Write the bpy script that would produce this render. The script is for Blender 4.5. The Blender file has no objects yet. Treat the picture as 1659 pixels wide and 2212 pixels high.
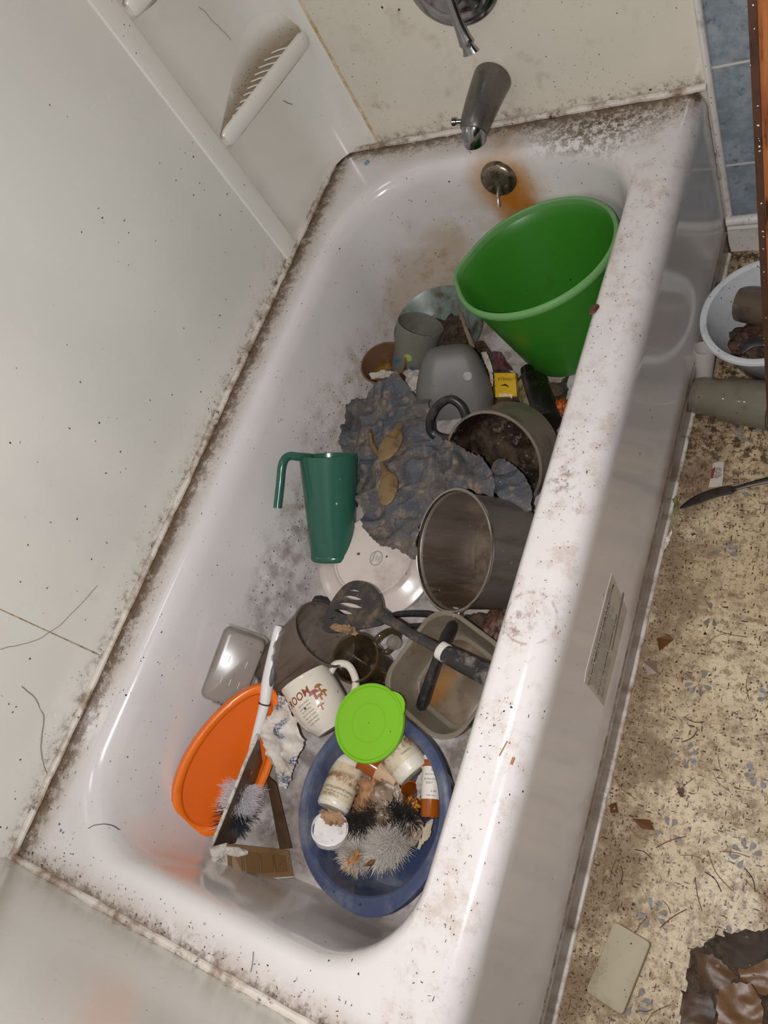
import bpy, bmesh, math, random
from mathutils import Vector, Matrix, noise as mn
PI = math.pi
S = bpy.context.scene
C = S.collection
R = random.Random(7)

# ---------------------------------------------------------------- camera
cd = bpy.data.cameras.new('camera'); cam = bpy.data.objects.new('camera', cd); C.objects.link(cam)
cd.sensor_fit = 'HORIZONTAL'; cd.sensor_width = 36; cd.lens = 37.462
cd.clip_start = 0.02
cam.matrix_world = Matrix(((0.835937, -0.099818, 0.539672, 1.116143),
                           (0.322407, 0.885077, -0.335696, 0.249829),
                           (-0.444143, 0.454614, 0.772051, 1.345339),
                           (0, 0, 0, 1)))
S.camera = cam
# ---------------------------------------------------------------- exposure, world, lights
S.view_settings.view_transform = 'Standard'; S.view_settings.look = 'None'
S.view_settings.gamma = 1; S.view_settings.use_curve_mapping = False
S.view_settings.exposure = -0.13
w = bpy.data.worlds.new('world'); S.world = w; w.use_nodes = True
w.node_tree.nodes['Background'].inputs[0].default_value = (1, .97, .95, 1)
w.node_tree.nodes['Background'].inputs[1].default_value = 0.35

def area(name, loc, target, size, power, col, spread=180):
    l = bpy.data.lights.new(name, 'AREA'); l.shape = 'DISK'; l.size = size; l.energy = power; l.color = col
    l.spread = math.radians(spread)
    o = bpy.data.objects.new(name, l); C.objects.link(o); o.location = loc
    o.rotation_euler = (Vector(target) - Vector(loc)).to_track_quat('-Z', 'Y').to_euler()
    return o
# the phone's flash, a hand's breadth of phone away from its lens
area('phone_flash', (1.080, 0.226, 1.361), (.35, .72, .2), .012, 14.6, (1, .975, .975))
# added soft fill above the tub for ambient light, no known lamp there
area('overhead_fill', (.50, .70, 2.34), (.45, .8, 0), .45, 3.0, (1, .97, .97))

# ---------------------------------------------------------------- helpers
def srgb(h):
    h = h.lstrip('#'); v = [int(h[i:i+2], 16)/255 for i in (0, 2, 4)]
    return tuple((x/12.92 if x <= .04045 else ((x+.055)/1.055)**2.4) for x in v) + (1,)

class NT:
    def __init__(s, name):
        s.mat = bpy.data.materials.new(name); s.mat.use_nodes = True
        s.t = s.mat.node_tree; s.bs = s.t.nodes['Principled BSDF']
        s.tc = s.t.nodes.new('ShaderNodeTexCoord'); s.obj = s.tc.outputs['Object']
        sp = s.t.nodes.new('ShaderNodeSeparateXYZ'); s.t.links.new(s.obj, sp.inputs[0])
        s.x, s.y, s.z = sp.outputs
    def put(s, sock, v):
        if isinstance(v, bpy.types.NodeSocket): s.t.links.new(v, sock)
        else: sock.default_value = v
    def m(s, op, a, b=0.0, cl=False):
        n = s.t.nodes.new('ShaderNodeMath'); n.operation = op; n.use_clamp = cl
        s.put(n.inputs[0], a); s.put(n.inputs[1], b); return n.outputs[0]
    def mul(s, *a):
        r = a[0]
        for b in a[1:]: r = s.m('MULTIPLY', r, b)
        return r
    def mx(s, *a):
        r = a[0]
        for b in a[1:]: r = s.m('MAXIMUM', r, b)
        return r
    def add(s, a, b): return s.m('ADD', a, b)
    def sub(s, a, b): return s.m('SUBTRACT', a, b)
    def ss(s, v, lo, hi, a=0.0, b=1.0):
        n = s.t.nodes.new('ShaderNodeMapRange'); n.interpolation_type = 'SMOOTHSTEP'
        s.put(n.inputs['Value'], v)
        if lo > hi: lo, hi, a, b = hi, lo, b, a
        n.inputs['From Min'].default_value = lo; n.inputs['From Max'].default_value = hi
        n.inputs['To Min'].default_value = a; n.inputs['To Max'].default_value = b
        return n.outputs[0]
    def vec(s, scale=(1, 1, 1), loc=(0, 0, 0), v=None, rot=(0, 0, 0)):
        n = s.t.nodes.new('ShaderNodeMapping'); s.t.links.new(v or s.obj, n.inputs[0])
        n.inputs['Scale'].default_value = scale; n.inputs['Location'].default_value = loc
        n.inputs['Rotation'].default_value = rot
        return n.outputs[0]
    def noise(s, scale, detail=4, rough=.6, v=None, dist=0):
        n = s.t.nodes.new('ShaderNodeTexNoise'); s.t.links.new(v or s.obj, n.inputs['Vector'])
        n.inputs['Scale'].default_value = scale; n.inputs['Detail'].default_value = detail
        n.inputs['Roughness'].default_value = rough; n.inputs['Distortion'].default_value = dist
        return n.outputs['Fac']
    def vor(s, scale, feature='F1', v=None, rnd=1.0):
        n = s.t.nodes.new('ShaderNodeTexVoronoi'); n.feature = feature
        s.t.links.new(v or s.obj, n.inputs['Vector']); n.inputs['Scale'].default_value = scale
        n.inputs['Randomness'].default_value = rnd
        return n
    def specks(s, scale, size, keep, v=None, stretch=None):
        """isolated dots: size = radius as a share of a cell, keep = share of the cells that have one"""
        vv = v or s.obj
        wob = s.t.nodes.new('ShaderNodeTexNoise'); s.t.links.new(vv, wob.inputs['Vector']); wob.inputs['Scale'].default_value = scale*2.5
        ad = s.t.nodes.new('ShaderNodeVectorMath'); ad.operation = 'MULTIPLY_ADD'
        s.t.links.new(wob.outputs['Color'], ad.inputs[0]); ad.inputs[1].default_value = (.5/scale,)*3; s.t.links.new(vv, ad.inputs[2])
        n = s.vor(scale, v=ad.outputs[0])
        sp = s.t.nodes.new('ShaderNodeSeparateColor'); s.t.links.new(n.outputs['Color'], sp.inputs[0])
        rad = s.m('MULTIPLY', sp.outputs[1], size)
        on = s.m('LESS_THAN', sp.outputs[0], keep)
        d = s.m('LESS_THAN', n.outputs['Distance'], rad)
        return s.mul(on, d)
    def box(s, x0, x1, y0, y1, z0, z1, soft=.02):
        r = None
        for c, a, b in ((s.x, x0, x1), (s.y, y0, y1), (s.z, z0, z1)):
            for v in (s.ss(c, a-soft, a+soft) if a is not None else None, s.ss(c, b+soft, b-soft) if b is not None else None):
                if v is not None: r = v if r is None else s.mul(r, v)
        return r
    def dist(s, p, sc=(1, 1, 1)):
        a = s.vec(scale=sc); n = s.t.nodes.new('ShaderNodeVectorMath'); n.operation = 'DISTANCE'
        s.t.links.new(a, n.inputs[0]); n.inputs[1].default_value = tuple(p[i]*sc[i] for i in range(3)); return n.outputs['Value']
    def mix(s, f, a, b):
        n = s.t.nodes.new('ShaderNodeMix'); n.data_type = 'RGBA'; s.put(n.inputs[0], f)
        for k, v in ((6, a), (7, b)):
            s.put(n.inputs[k], srgb(v) if isinstance(v, str) else v)
        return n.outputs[2]
    def bump(s, h, strength=.3, dist=.002):
        n = s.t.nodes.new('ShaderNodeBump'); s.put(n.inputs['Height'], h)
        n.inputs['Strength'].default_value = strength; n.inputs['Distance'].default_value = dist
        s.t.links.new(n.outputs[0], s.bs.inputs['Normal'])
    def out(s, col, rough=.5, **kw):
        s.put(s.bs.inputs['Base Color'], srgb(col) if isinstance(col, str) else col)
        s.put(s.bs.inputs['Roughness'], rough)
        for k, v in kw.items(): s.put(s.bs.inputs[k.replace('_', ' ')], v)
        return s.mat

def dirty(name, col, dirt='#5b4a3a', amt=.35, scale=30, rough=.45, speck='#241c16', keep=.12, ssize=.22, bump=0, **kw):
    """a coloured surface with blotchy dried dirt and a few dark specks"""
    n = NT(name)
    b = n.ss(n.noise(scale, 6, .68), .62-amt*.35, .9-amt*.35)
    c = n.mix(n.m('MULTIPLY', b, min(1, amt*2)), col, dirt)
    if keep: c = n.mix(n.specks(scale*7, ssize, keep), c, speck)
    if bump: n.bump(n.noise(scale*3, 6, .7), bump)
    return n.out(c, rough, **kw)

def steel(name, col, dirt, metal=.8, rough=.3, amt=.5, scum='#b8ab98'):
    """brushed metal with scum that runs in bands round the vessel and runs down its side"""
    n = NT(name)
    a = n.noise(16, 7, .68, v=n.vec((1, 1, .22))); b = n.noise(30, 8, .75)
    c = n.mix(n.ss(a, .5-amt*.2, .75-amt*.2), col, dirt)
    c = n.mix(n.mul(n.ss(b, .55, .68), n.ss(a, .5, .62), .75), c, scum)
    c = n.mix(n.specks(120, .25, .25), c, scum)
    return n.out(c, n.add(rough, n.mul(n.ss(a, .4, .7), .2)), Metallic=metal)
def plastic(name, col, alpha, dirt='#4a3b2c', amt=.4, rough=.25, scale=35, keep=.1, **kw):
    """cloudy see-through plastic: more solid where dirt sits on it"""
    n = NT(name)
    b = n.ss(n.noise(scale, 6, .7), .62-amt*.3, .92-amt*.3)
    c = n.mix(b, col, dirt)
    sp = n.specks(scale*6, .25, keep)
    c = n.mix(sp, c, '#1d1712')
    a = n.m('ADD', alpha, n.m('MULTIPLY', n.mx(b, sp), .45), True)
    m = n.out(c, rough, Alpha=a, **kw)
    return m

def finish(me, mat, smooth=35):
    if isinstance(mat, (list, tuple)):
        for q in mat: me.materials.append(q)
    elif mat: me.materials.append(mat)
    if smooth:
        for f in me.polygons: f.use_smooth = True
        me.set_sharp_from_angle(angle=math.radians(smooth))
def mesh(name, vs, fs, mat, parent=None, smooth=35, mi=None):
    me = bpy.data.meshes.new(name); me.from_pydata([tuple(v) for v in vs], [], fs); me.validate()
    finish(me, mat, smooth)
    if mi:
        for p_, i in zip(me.polygons, mi): p_.material_index = i
    bm = bmesh.new(); bm.from_mesh(me); bmesh.ops.recalc_face_normals(bm, faces=bm.faces); bm.to_mesh(me); bm.free()
    o = bpy.data.objects.new(name, me); C.objects.link(o)
    if parent: o.parent = parent
    return o
def tag(o, label=None, cat=None, group=None, kind=None):
    if label: o['label'] = label
    if cat: o['category'] = cat
    if group: o['group'] = group
    if kind: o['kind'] = kind
    return o
def thing(name, label, cat, loc=(0, 0, 0), n=(0, 0, 1), xd=(1, 0, 0), group=None):
    o = bpy.data.objects.new(name, None); C.objects.link(o); o.empty_display_size = .02
    z = Vector(n).normalized(); x = Vector(xd); x = (x - z*x.dot(z)).normalized(); y = z.cross(x)
    m = Matrix((x, y, z)).transposed().to_4x4(); m.translation = Vector(loc); o.matrix_world = m
    return tag(o, label, cat, group)
def rimthing(name, label, cat, rim, h, xd=(1, 0, 0), group=None):
    """a vessel given by its rim centre and axis; its base is h below"""
    P, n = Vector(rim[0]), Vector(rim[2])
    return thing(name, label, cat, P - n*h, n, xd, group)
class G:
    """collects shapes for one mesh"""
    def __init__(s): s.v = []; s.f = []; s.mi = []
    def add(s, vs, fs, k=0):
        b = len(s.v); s.v += [tuple(v) for v in vs]; s.f += [tuple(i+b for i in f) for f in fs]; s.mi += [k]*len(fs); return s
    def box(s, a, b, k=0):
        (x0, y0, z0), (x1, y1, z1) = a, b
        vs = [(x, y, z) for z in (z0, z1) for y in (y0, y1) for x in (x0, x1)]
        return s.add(vs, [(0, 2, 3, 1), (4, 5, 7, 6), (0, 1, 5, 4), (2, 6, 7, 3), (0, 4, 6, 2), (1, 3, 7, 5)], k)
    def rings(s, rings, closed=False, cap0=True, cap1=True, k=0):
        n = len(rings[0]); vs = [p for r in rings for p in r]; fs = []
        m = len(rings)
        for i in range(m if closed else m-1):
            a = i*n; b = ((i+1) % m)*n
            for j in range(n):
                fs.append((a+j, a+(j+1) % n, b+(j+1) % n, b+j))
        if not closed:
            if cap0: fs.append(tuple(range(n))[::-1])
            if cap1: fs.append(tuple((m-1)*n+j for j in range(n)))
        return s.add(vs, fs, k)
    def lathe(s, prof, seg=64, fn=None, cap0=True, cap1=True, k=0, closed=False):
        rr = []
        for r, z in prof:
            ring = []
            for j in range(seg):
                t = 2*PI*j/seg
                q = fn(t, z, r) if fn else 1
                ring.append((r*q*math.cos(t), r*q*math.sin(t), z))
            rr.append(ring)
        return s.rings(rr, closed, cap0, cap1, k)
    def tube(s, pts, rad, seg=10, flat=1.0, k=0, up=None):
        pts = [Vector(p) for p in pts]; n = len(pts)
        if not isinstance(rad, (list, tuple)): rad = [rad]*n
        rr = []; u = None
        for i, p in enumerate(pts):
            t = (pts[min(i+1, n-1)] - pts[max(i-1, 0)]).normalized()
            if u is None:
                u = Vector(up) if up else (Vector((0, 0, 1)) if abs(t.z) < .9 else Vector((1, 0, 0)))
            u = (u - t*u.dot(t)).normalized(); v = t.cross(u)
            rr.append([tuple(p + u*rad[i]*flat*math.cos(2*PI*j/seg) + v*rad[i]*math.sin(2*PI*j/seg)) for j in range(seg)])
        return s.rings(rr, False, True, True, k)
    def obj(s, name, mat, parent=None, smooth=35):
        return mesh(name, s.v, s.f, mat, parent, smooth, s.mi if any(s.mi) else None)
def rr(x0, x1, y0, y1, r, z, nc=8, ns=6):
    """rounded rectangle as a ring of points; r = one radius or four (near-left, near-right, far-right, far-left)"""
    if not isinstance(r, (list, tuple)): r = [r]*4
    cs = [(x0+r[0], y0+r[0], PI, r[0]), (x1-r[1], y0+r[1], 1.5*PI, r[1]), (x1-r[2], y1-r[2], 0, r[2]), (x0+r[3], y1-r[3], .5*PI, r[3])]
    out = []
    for i, (cx, cy, a0, q) in enumerate(cs):
        for k in range(nc+1):
            a = a0 + .5*PI*k/nc; out.append((cx+q*math.cos(a), cy+q*math.sin(a), z))
        nx = cs[(i+1) % 4]; e = out[-1]; s_ = (nx[0]+nx[3]*math.cos(nx[2]), nx[1]+nx[3]*math.sin(nx[2]))
        for k in range(1, ns): t = k/ns; out.append((e[0]+(s_[0]-e[0])*t, e[1]+(s_[1]-e[1])*t, z))
    return out
def spline(pts, n=8):
    pts = [Vector(p) for p in pts]; out = []
    for i in range(len(pts)-1):
        a, b, c, d = pts[max(i-1, 0)], pts[i], pts[i+1], pts[min(i+2, len(pts)-1)]
        for k in range(n):
            t = k/n
            out.append(.5*((2*b) + (c-a)*t + (2*a-5*b+4*c-d)*t*t + (3*b-a-3*c+d)*t**3))
    out.append(pts[-1]); return out
def blob(name, c, rad, mat, parent=None, amp=.3, fr=2.0, seed=0, sub=4, flat=None):
    bm = bmesh.new(); bmesh.ops.create_icosphere(bm, subdivisions=sub, radius=1)
    for v in bm.verts:
        d = v.co.normalized()
        q = 1 + amp*(mn.fractal(d*fr + Vector((seed*7.1, seed, 3)), 1.0, 2.0, 5))
        v.co = Vector((d.x*rad[0]*q, d.y*rad[1]*q, d.z*rad[2]*q))
    me = bpy.data.meshes.new(name); bm.to_mesh(me); bm.free(); finish(me, mat, 80)
    o = bpy.data.objects.new(name, me); C.objects.link(o); o.location = c
    if parent: o.parent = parent
    return o
def inside(x, y, poly):
    r = False; j = len(poly)-1
    for i in range(len(poly)):
        xi, yi = poly[i][:2]; xj, yj = poly[j][:2]
        if (yi > y) != (yj > y) and x < (xj-xi)*(y-yi)/(yj-yi)+xi: r = not r
        j = i
    return r
def cloth(name, poly, mat, label=None, cat=None, inner=(), res=.004, fold=.012, fr=14, thick=.0015, seed=0, ridged=True, parent=None, wob=.0, octv=5, fine=0):
    """a crumpled sheet: heights blended between the border and inner points, then folded by ridged noise"""
    ctrl = [Vector(p) for p in poly] + [Vector(p) for p in inner]
    n = len(poly); dense = []
    for i in range(n):
        a, b = Vector(poly[i]), Vector(poly[(i+1) % n]); k = max(1, int((b-a).length/.012))
        for q in range(k): ctrl.append(a.lerp(b, q/k))
    xs = [p[0] for p in poly]; ys = [p[1] for p in poly]
    x0, x1, y0, y1 = min(xs)-res, max(xs)+res, min(ys)-res, max(ys)+res
    nx, ny = int((x1-x0)/res)+2, int((y1-y0)/res)+2
    vid = {}; vs = []; fs = []
    ins = {}
    for i in range(nx):
        for j in range(ny):
            x, y = x0+i*res, y0+j*res
            q = mn.noise(Vector((x*60, y*60, seed)))*res*1.5
            ins[i, j] = inside(x+q, y-q, poly)
    def vert(i, j):
        if (i, j) in vid: return vid[i, j]
        x, y = x0+i*res, y0+j*res
        ws = zs = 0
        for c in ctrl:
            d = (c.x-x)**2 + (c.y-y)**2 + 1e-6; w_ = 1/d**1.6; ws += w_; zs += w_*c.z
        z = zs/ws
        p = Vector((x*fr, y*fr, seed*3.3))
        wv = mn.noise_vector(p*.7)*.9
        f = mn.ridged_multi_fractal(p+wv, .9, 2.1, octv, 1.0, 2.0)*.5 - .5 if ridged else mn.fractal(p+wv, 1, 2, 5)
        z += f*fold
        if fine: z += (mn.ridged_multi_fractal(Vector((x*26, y*26, seed+5))+wv*.6, .8, 2.2, 4, 1.0, 2.0)*.5-.5)*fine
        dx = mn.noise_vector(p*1.3+Vector((9, 0, 0)))*wob
        vid[i, j] = len(vs); vs.append((x+dx.x, y+dx.y, z)); return vid[i, j]
    for i in range(nx-1):
        for j in range(ny-1):
            if ins[i, j] and ins[i+1, j] and ins[i+1, j+1] and ins[i, j+1]:
                fs.append((vert(i, j), vert(i+1, j), vert(i+1, j+1), vert(i, j+1)))
            elif sum((ins[i, j], ins[i+1, j], ins[i+1, j+1], ins[i, j+1])) == 3:
                q = [k for k in ((i, j), (i+1, j), (i+1, j+1), (i, j+1)) if ins[k]]
                fs.append(tuple(vert(*k) for k in q))
    bm = bmesh.new()
    me = bpy.data.meshes.new(name); me.from_pydata(vs, [], fs); bm.from_mesh(me)
    bmesh.ops.recalc_face_normals(bm, faces=bm.faces)
    bmesh.ops.solidify(bm, geom=bm.faces[:], thickness=thick); bm.to_mesh(me); bm.free(); finish(me, mat, 70)
    o = bpy.data.objects.new(name, me); C.objects.link(o)
    if parent: o.parent = parent
    if label: tag(o, label, cat)
    return o
def text(name, s, size, mat, parent, M=None, wrap=None, a0=0, z0=0, align='CENTER', slant=0, off=.0004, xs=1.0, bold=0):
    """lettering as a mesh; M places it flat, wrap = radius function bends it round the local z axis"""
    cu = bpy.data.curves.new(name, 'FONT'); cu.body = s; cu.size = size; cu.align_x = align; cu.resolution_u = 2; cu.offset = bold
    t = bpy.data.objects.new(name, cu); C.objects.link(t)
    me = bpy.data.meshes.new_from_object(t.evaluated_get(bpy.context.evaluated_depsgraph_get()))
    bpy.data.objects.remove(t)
    if wrap:
        bm = bmesh.new(); bm.from_mesh(me)
        bmesh.ops.subdivide_edges(bm, edges=[e for e in bm.edges if e.calc_length() > size*.2], cuts=2)
        for v in bm.verts:
            x, y = v.co.x*xs, v.co.y
            z = z0 + y + slant*x; r = wrap(z) if callable(wrap) else wrap
            a = a0 + x/r; r += off
            v.co = Vector((r*math.cos(a), r*math.sin(a), z))
        bm.to_mesh(me); bm.free()
    elif M is not None:
        for v in me.vertices: v.co = M @ Vector((v.co.x*xs, v.co.y, off))
    me.materials.clear(); me.materials.append(mat)
    o = bpy.data.objects.new(name, me); C.objects.link(o); o.parent = parent
    return o
def bristles(name, pts, mat, parent, r=.0005, seg=3, bend=.3, group=None):
    """pts: list of (root, direction, length)"""
    g = G()
    for p, d, L in pts:
        p = Vector(p); d = Vector(d).normalized()
        side = Vector((R.uniform(-1, 1), R.uniform(-1, 1), R.uniform(-1, 1)))*bend*L
        q = [p, p+d*L*.5+side*.25, p+d*L+side]
        g.tube(q, [r, r*.9, r*.35], seg)
    o = g.obj(name, mat, parent, 60); tag(o, kind='stuff') if parent is None else None
    return o
def frame(origin, xdir, ydir):
    x = Vector(xdir).normalized(); y = Vector(ydir); y = (y-x*y.dot(x)).normalized(); z = x.cross(y)
    m = Matrix((x, y, z)).transposed().to_4x4(); m.translation = Vector(origin); return m
def cyl_wall(r0, r1, h, t=.002, base=.003, lip=0):
    """closed inner+outer profile of a tapered cup, base at z=0"""
    p = [(r0*.55, 0), (r0-.002, 0), (r0, .002)]
    for k in range(1, 9): p.append((r0+(r1-r0)*k/8, h*k/8))
    if lip: p[-1] = (r1, h-lip*1.2); p += [(r1+lip*.8, h-lip), (r1+lip, h-lip*.4), (r1+lip*.6, h), (r1-t, h)]
    else: p += [(r1-t*.5, h+t*.4)]
    for k in range(8, 0, -1): p.append((r0+(r1-r0)*k/8-t, max(base+.002, h*k/8-.0)))
    p += [(r0-t-.003, base), (.0008, base)]
    return p
def cup(name, p, mat, parent, seg=56, fn=None, k=0):
    g = G(); g.lathe([(.0008, 0)]+p, seg, fn, True, True); return g.obj(name, mat, parent)

# ================================================================ THE SETTING
W, L, H = 0.768, 1.52, 0.386
def panel_mat():
    n = NT('surround panel')
    big = n.noise(3, 3, .5)
    c = n.mix(n.ss(big, .35, .7), '#dcdad2', '#d3d1ca')
    low = n.ss(n.z, .95, .4)
    yel = n.ss(n.y, 1.3, 1.515)                       # the faucet wall has yellowed
    c = n.mix(n.m('MULTIPLY', yel, .55), c, '#d8cdb8')
    bl = n.ss(n.noise(16, 8, .72), .54, .8)
    c = n.mix(n.mul(bl, n.add(n.mul(yel, .45), n.mul(n.ss(n.z, .55, .4), .5))), c, '#8a775c')
    sm = n.specks(110, .26, .10); c = n.mix(n.mul(sm, n.ss(n.add(n.noise(9, 3), n.mul(low, .25)), .55, .6)), c, '#4b3a2a')
    s2 = n.specks(38, .10, .10); c = n.mix(s2, c, '#2e221a')
    s3 = n.specks(220, .3, .25); c = n.mix(n.mul(s3, n.add(n.mul(yel, .6), n.ss(n.z, .46, .4)), n.ss(n.noise(20, 5), .42, .6)), c, '#3a2b1e')
    # a dark tide line right above the tub
    edge = n.ss(n.z, .420, .392); c = n.mix(n.mul(edge, n.ss(n.noise(60, 7, .75), .46, .62), .7), c, '#6d5743')
    # scratches and smears on the end wall and low on the left wall
    st = n.ss(n.noise(30, 6, .7, v=n.vec((1, .25, 1))), .60, .72); c = n.mix(n.mul(st, n.ss(n.y, .12, .02), .35), c, '#857c70')
    n.bump(n.noise(5, 2), .05, .004)
    return n.out(c, n.m('ADD', .22, n.mul(bl, .25)), Coat_Weight=.2, Coat_Roughness=.15)
PANEL = panel_mat()
def grimy_white(name='dirty caulk'):
    n = NT(name)
    c = n.mix(n.ss(n.noise(22, 8, .7), .42, .68), '#d6cec4', '#8b745f')
    c = n.mix(n.ss(n.noise(60, 8, .7), .58, .68), c, '#544030')
    return n.out(c, .5)
CAULK = grimy_white()
def tile_mat():
    n = NT('blue tile')
    a = n.noise(28, 8, .7)
    c = n.mix(n.ss(a, .38, .62), '#98a1a8', '#7d8890')
    c = n.mix(n.ss(n.noise(70, 5, .7), .55, .7), c, '#5a6b79')
    c = n.mix(n.ss(n.noise(15, 5, .7), .56, .75), c, '#b4bec4')
    fx = n.m('FRACT', n.m('DIVIDE', n.sub(n.x, .776), .2055)); fz = n.m('FRACT', n.m('DIVIDE', n.z, .206))
    g = n.mx(n.m('LESS_THAN', fx, .022), n.m('LESS_THAN', fz, .022))
    c = n.mix(g, c, '#cfcac0')
    n.bump(n.m('SUBTRACT', 1.0, g), .4, .002)
    return n.out(c, .3)
TILE = tile_mat()
def floor_mat():
    n = NT('old cream vinyl')
    a = n.noise(14, 8, .75); b = n.noise(60, 6, .75)
    c = n.mix(n.ss(n.noise(4, 3), .4, .6), '#d3c4a2', '#c6b28e')
    gx = n.m('FRACT', n.m('DIVIDE', n.sub(n.x, .867), .1085)); gy = n.m('FRACT', n.m('DIVIDE', n.sub(n.y, .361), .118))
    ln = n.mx(n.mul(n.ss(gx, .03, .06), n.ss(gx, .12, .09)), n.mul(n.ss(gy, .03, .06), n.ss(gy, .12, .09)))
    c = n.mix(n.m('MULTIPLY', ln, .35), c, '#a98f76')
    near = n.ss(n.x, .90, .77)                         # dirt gathers against the tub
    d = n.ss(n.add(n.m('MULTIPLY', near, .16), a), .44, .70)
    c = n.mix(n.m('MULTIPLY', d, .75), c, '#6e543d')
    c = n.mix(n.mul(n.ss(b, .50, .60), .7), c, '#80664a')
    c = n.mix(n.mul(n.ss(n.noise(130, 6, .8), .54, .60), .6), c, '#5d4631')
    far = n.ss(n.y, .85, 1.1); c = n.mix(n.mul(far, n.ss(b, .46, .58)), c, '#463220')
    c = n.mix(n.specks(190, .36, .45), c, '#4a3322')
    c = n.mix(n.specks(90, .22, .3), c, '#2a1c12')
    v = n.vec((1, .28, 1), rot=(0, 0, .8)); c = n.mix(n.specks(230, .32, .4, v=v), c, '#5c4029')
    v = n.vec((.25, 1, 1), rot=(0, 0, .4)); c = n.mix(n.specks(210, .3, .35, v=v), c, '#4a3424')
    n.bump(b, .5, .002)
    return n.out(c, n.m('ADD', .35, n.mul(d, .4)))
FLOORM = floor_mat()
PETAL = dirty('grey petal', '#83868a', '#75634f', .75, 50, .5, keep=.5)
PLAIN = dirty('painted wall', '#57524b', '#8c8070', .1, 6, .6, keep=0)

def struct(o): o['kind'] = 'structure'; return o
g = G(); g.box((0.3, -1.2, -.04), (1.9, 1.6, 0))
rf = random.Random(3)
for i in range(-2, 9):
    for j in range(-6, 10):
        cx, cy = .872+.1085*i, .367+.118*j
        if cx < .77 or cx > 1.3 or cy > 1.5 or cy < -.2: continue
        for k in range(8):
            a = PI/8+k*PI/4+rf.uniform(-.05, .05)
            if rf.random() < (.25 if R.random() < .6 else .6): continue
            r0, r1 = .007, .0215; pts = []
            for t, wd in ((0, 0), (.35, .0022), (.65, .0040), (.85, .0038), (1, .0018)):
                pts.append((t, wd))
            out = [(r0+(r1-r0)*t, wd) for t, wd in pts]+[(r0+(r1-r0)*t, -wd) for t, wd in pts[::-1][:-1]]
            vs = [(cx+u*math.cos(a)-v*math.sin(a), cy+u*math.sin(a)+v*math.cos(a), .0003) for u, v in out]
            g.add(vs, [tuple(range(len(vs)))], 1)
struct(g.obj('floor', [FLOORM, PETAL]))
g = G(); g.box((-.05, -.05, 0), (0, 1.6, 2.4)); struct(g.obj('wall_left', PANEL))
g = G(); g.box((0, 1.52, .38), (.772, 1.57, 2.4)); g.box((.772, 1.5195, .38), (.779, 1.56, 2.4)); g.box((.0, 1.523, 0), (.772, 1.57, .38)); struct(g.obj('wall_back', PANEL))
g = G(); g.box((.768, 1.5235, .0), (1.9, 1.57, 2.4)); struct(g.obj('wall_tile', TILE)); bpy.data.objects['wall_tile'].name = 'wall_right_of_tub'
g = G(); g.box((0, -.06, 0), (.79, 0, 2.4)); struct(g.obj('wall_front', PANEL))
g = G(); g.box((1.9, -1.2, 0), (1.95, 1.6, 2.4)); struct(g.obj('wall_right', PLAIN))
g = G(); g.box((0, -1.25, 0), (1.95, -1.2, 2.4)); struct(g.obj('wall_rear', PLAIN))
g = G(); g.box((-.05, -1.25, 2.4), (1.95, 1.6, 2.45)); struct(g.obj('ceiling', PLAIN))
# white baseboard and quarter round under the blue tile, white edge trim beside the tub
WPAINT = dirty('old white paint', '#dbd7d0', '#6b5540', .35, 30, .4, keep=.25)
g = G(); g.box((.7715, 1.508, .0), (1.9, 1.523, .072)); g.tube([(.772, 1.510, .083), (1.9, 1.510, .083)], .0105, 12)
g.tube([(.772, 1.507, .066), (1.9, 1.507, .066)], .004, 8)
struct(g.obj('baseboard_back', WPAINT))
g = G(); g.tube([(.7755, 1.519, .01), (.7755, 1.519, 2.4)], .0065, 10); struct(g.obj('trim_1', WPAINT))
def bead(name, a, b, r=.0062, sag=.4):
    a, b = Vector(a), Vector(b); k = int((b-a).length/.008); g = G()
    pts = []; rad = []
    for i in range(k+1):
        p = a.lerp(b, i/k); q = mn.noise(p*55)
        pts.append(p+Vector((0, 0, .0012*q))); rad.append(r*(1+.22*mn.noise(p*40+Vector((5, 1, 2)))))
    g.tube(pts, rad, 10); return struct(g.obj(name, CAULK))
bead('trim_2', (.004, -.0, H+.003), (.004, 1.49, H+.003))
bead('trim_3', (.0, 1.512, H+.003), (.772, 1.512, H+.003))
bead('trim_4', (.0, .004, H+.003), (.78, .004, H+.003), .006)
bead('trim_5', (W+.002, -.1, .002), (W+.002, 1.5, .002), .0042)
# seam cracks and the old caulk line of the wall panels
SEAM = dirty('seam grime', '#b7a98f', '#6b563f', .6, 60, .6, keep=.3)
YSEAM = dirty('yellowed caulk', '#d5c9ab', '#b08a45', .6, 30, .5, keep=.15)
g = G(); g.tube([(.0, .335, .40), (.0, .3365, .52), (.0, .339, .72), (.0, .341, 1.4)], [.0016, .0012, .0008, .0007], 6); struct(g.obj('trim_6', SEAM))
g = G(); pts = [Vector((.104, 1.5195, .392+.02*i)) for i in range(50)]
g.tube(pts, [.0032*(1+.35*mn.noise(p*30)) for p in pts], 8); struct(g.obj('trim_7', YSEAM))

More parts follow.
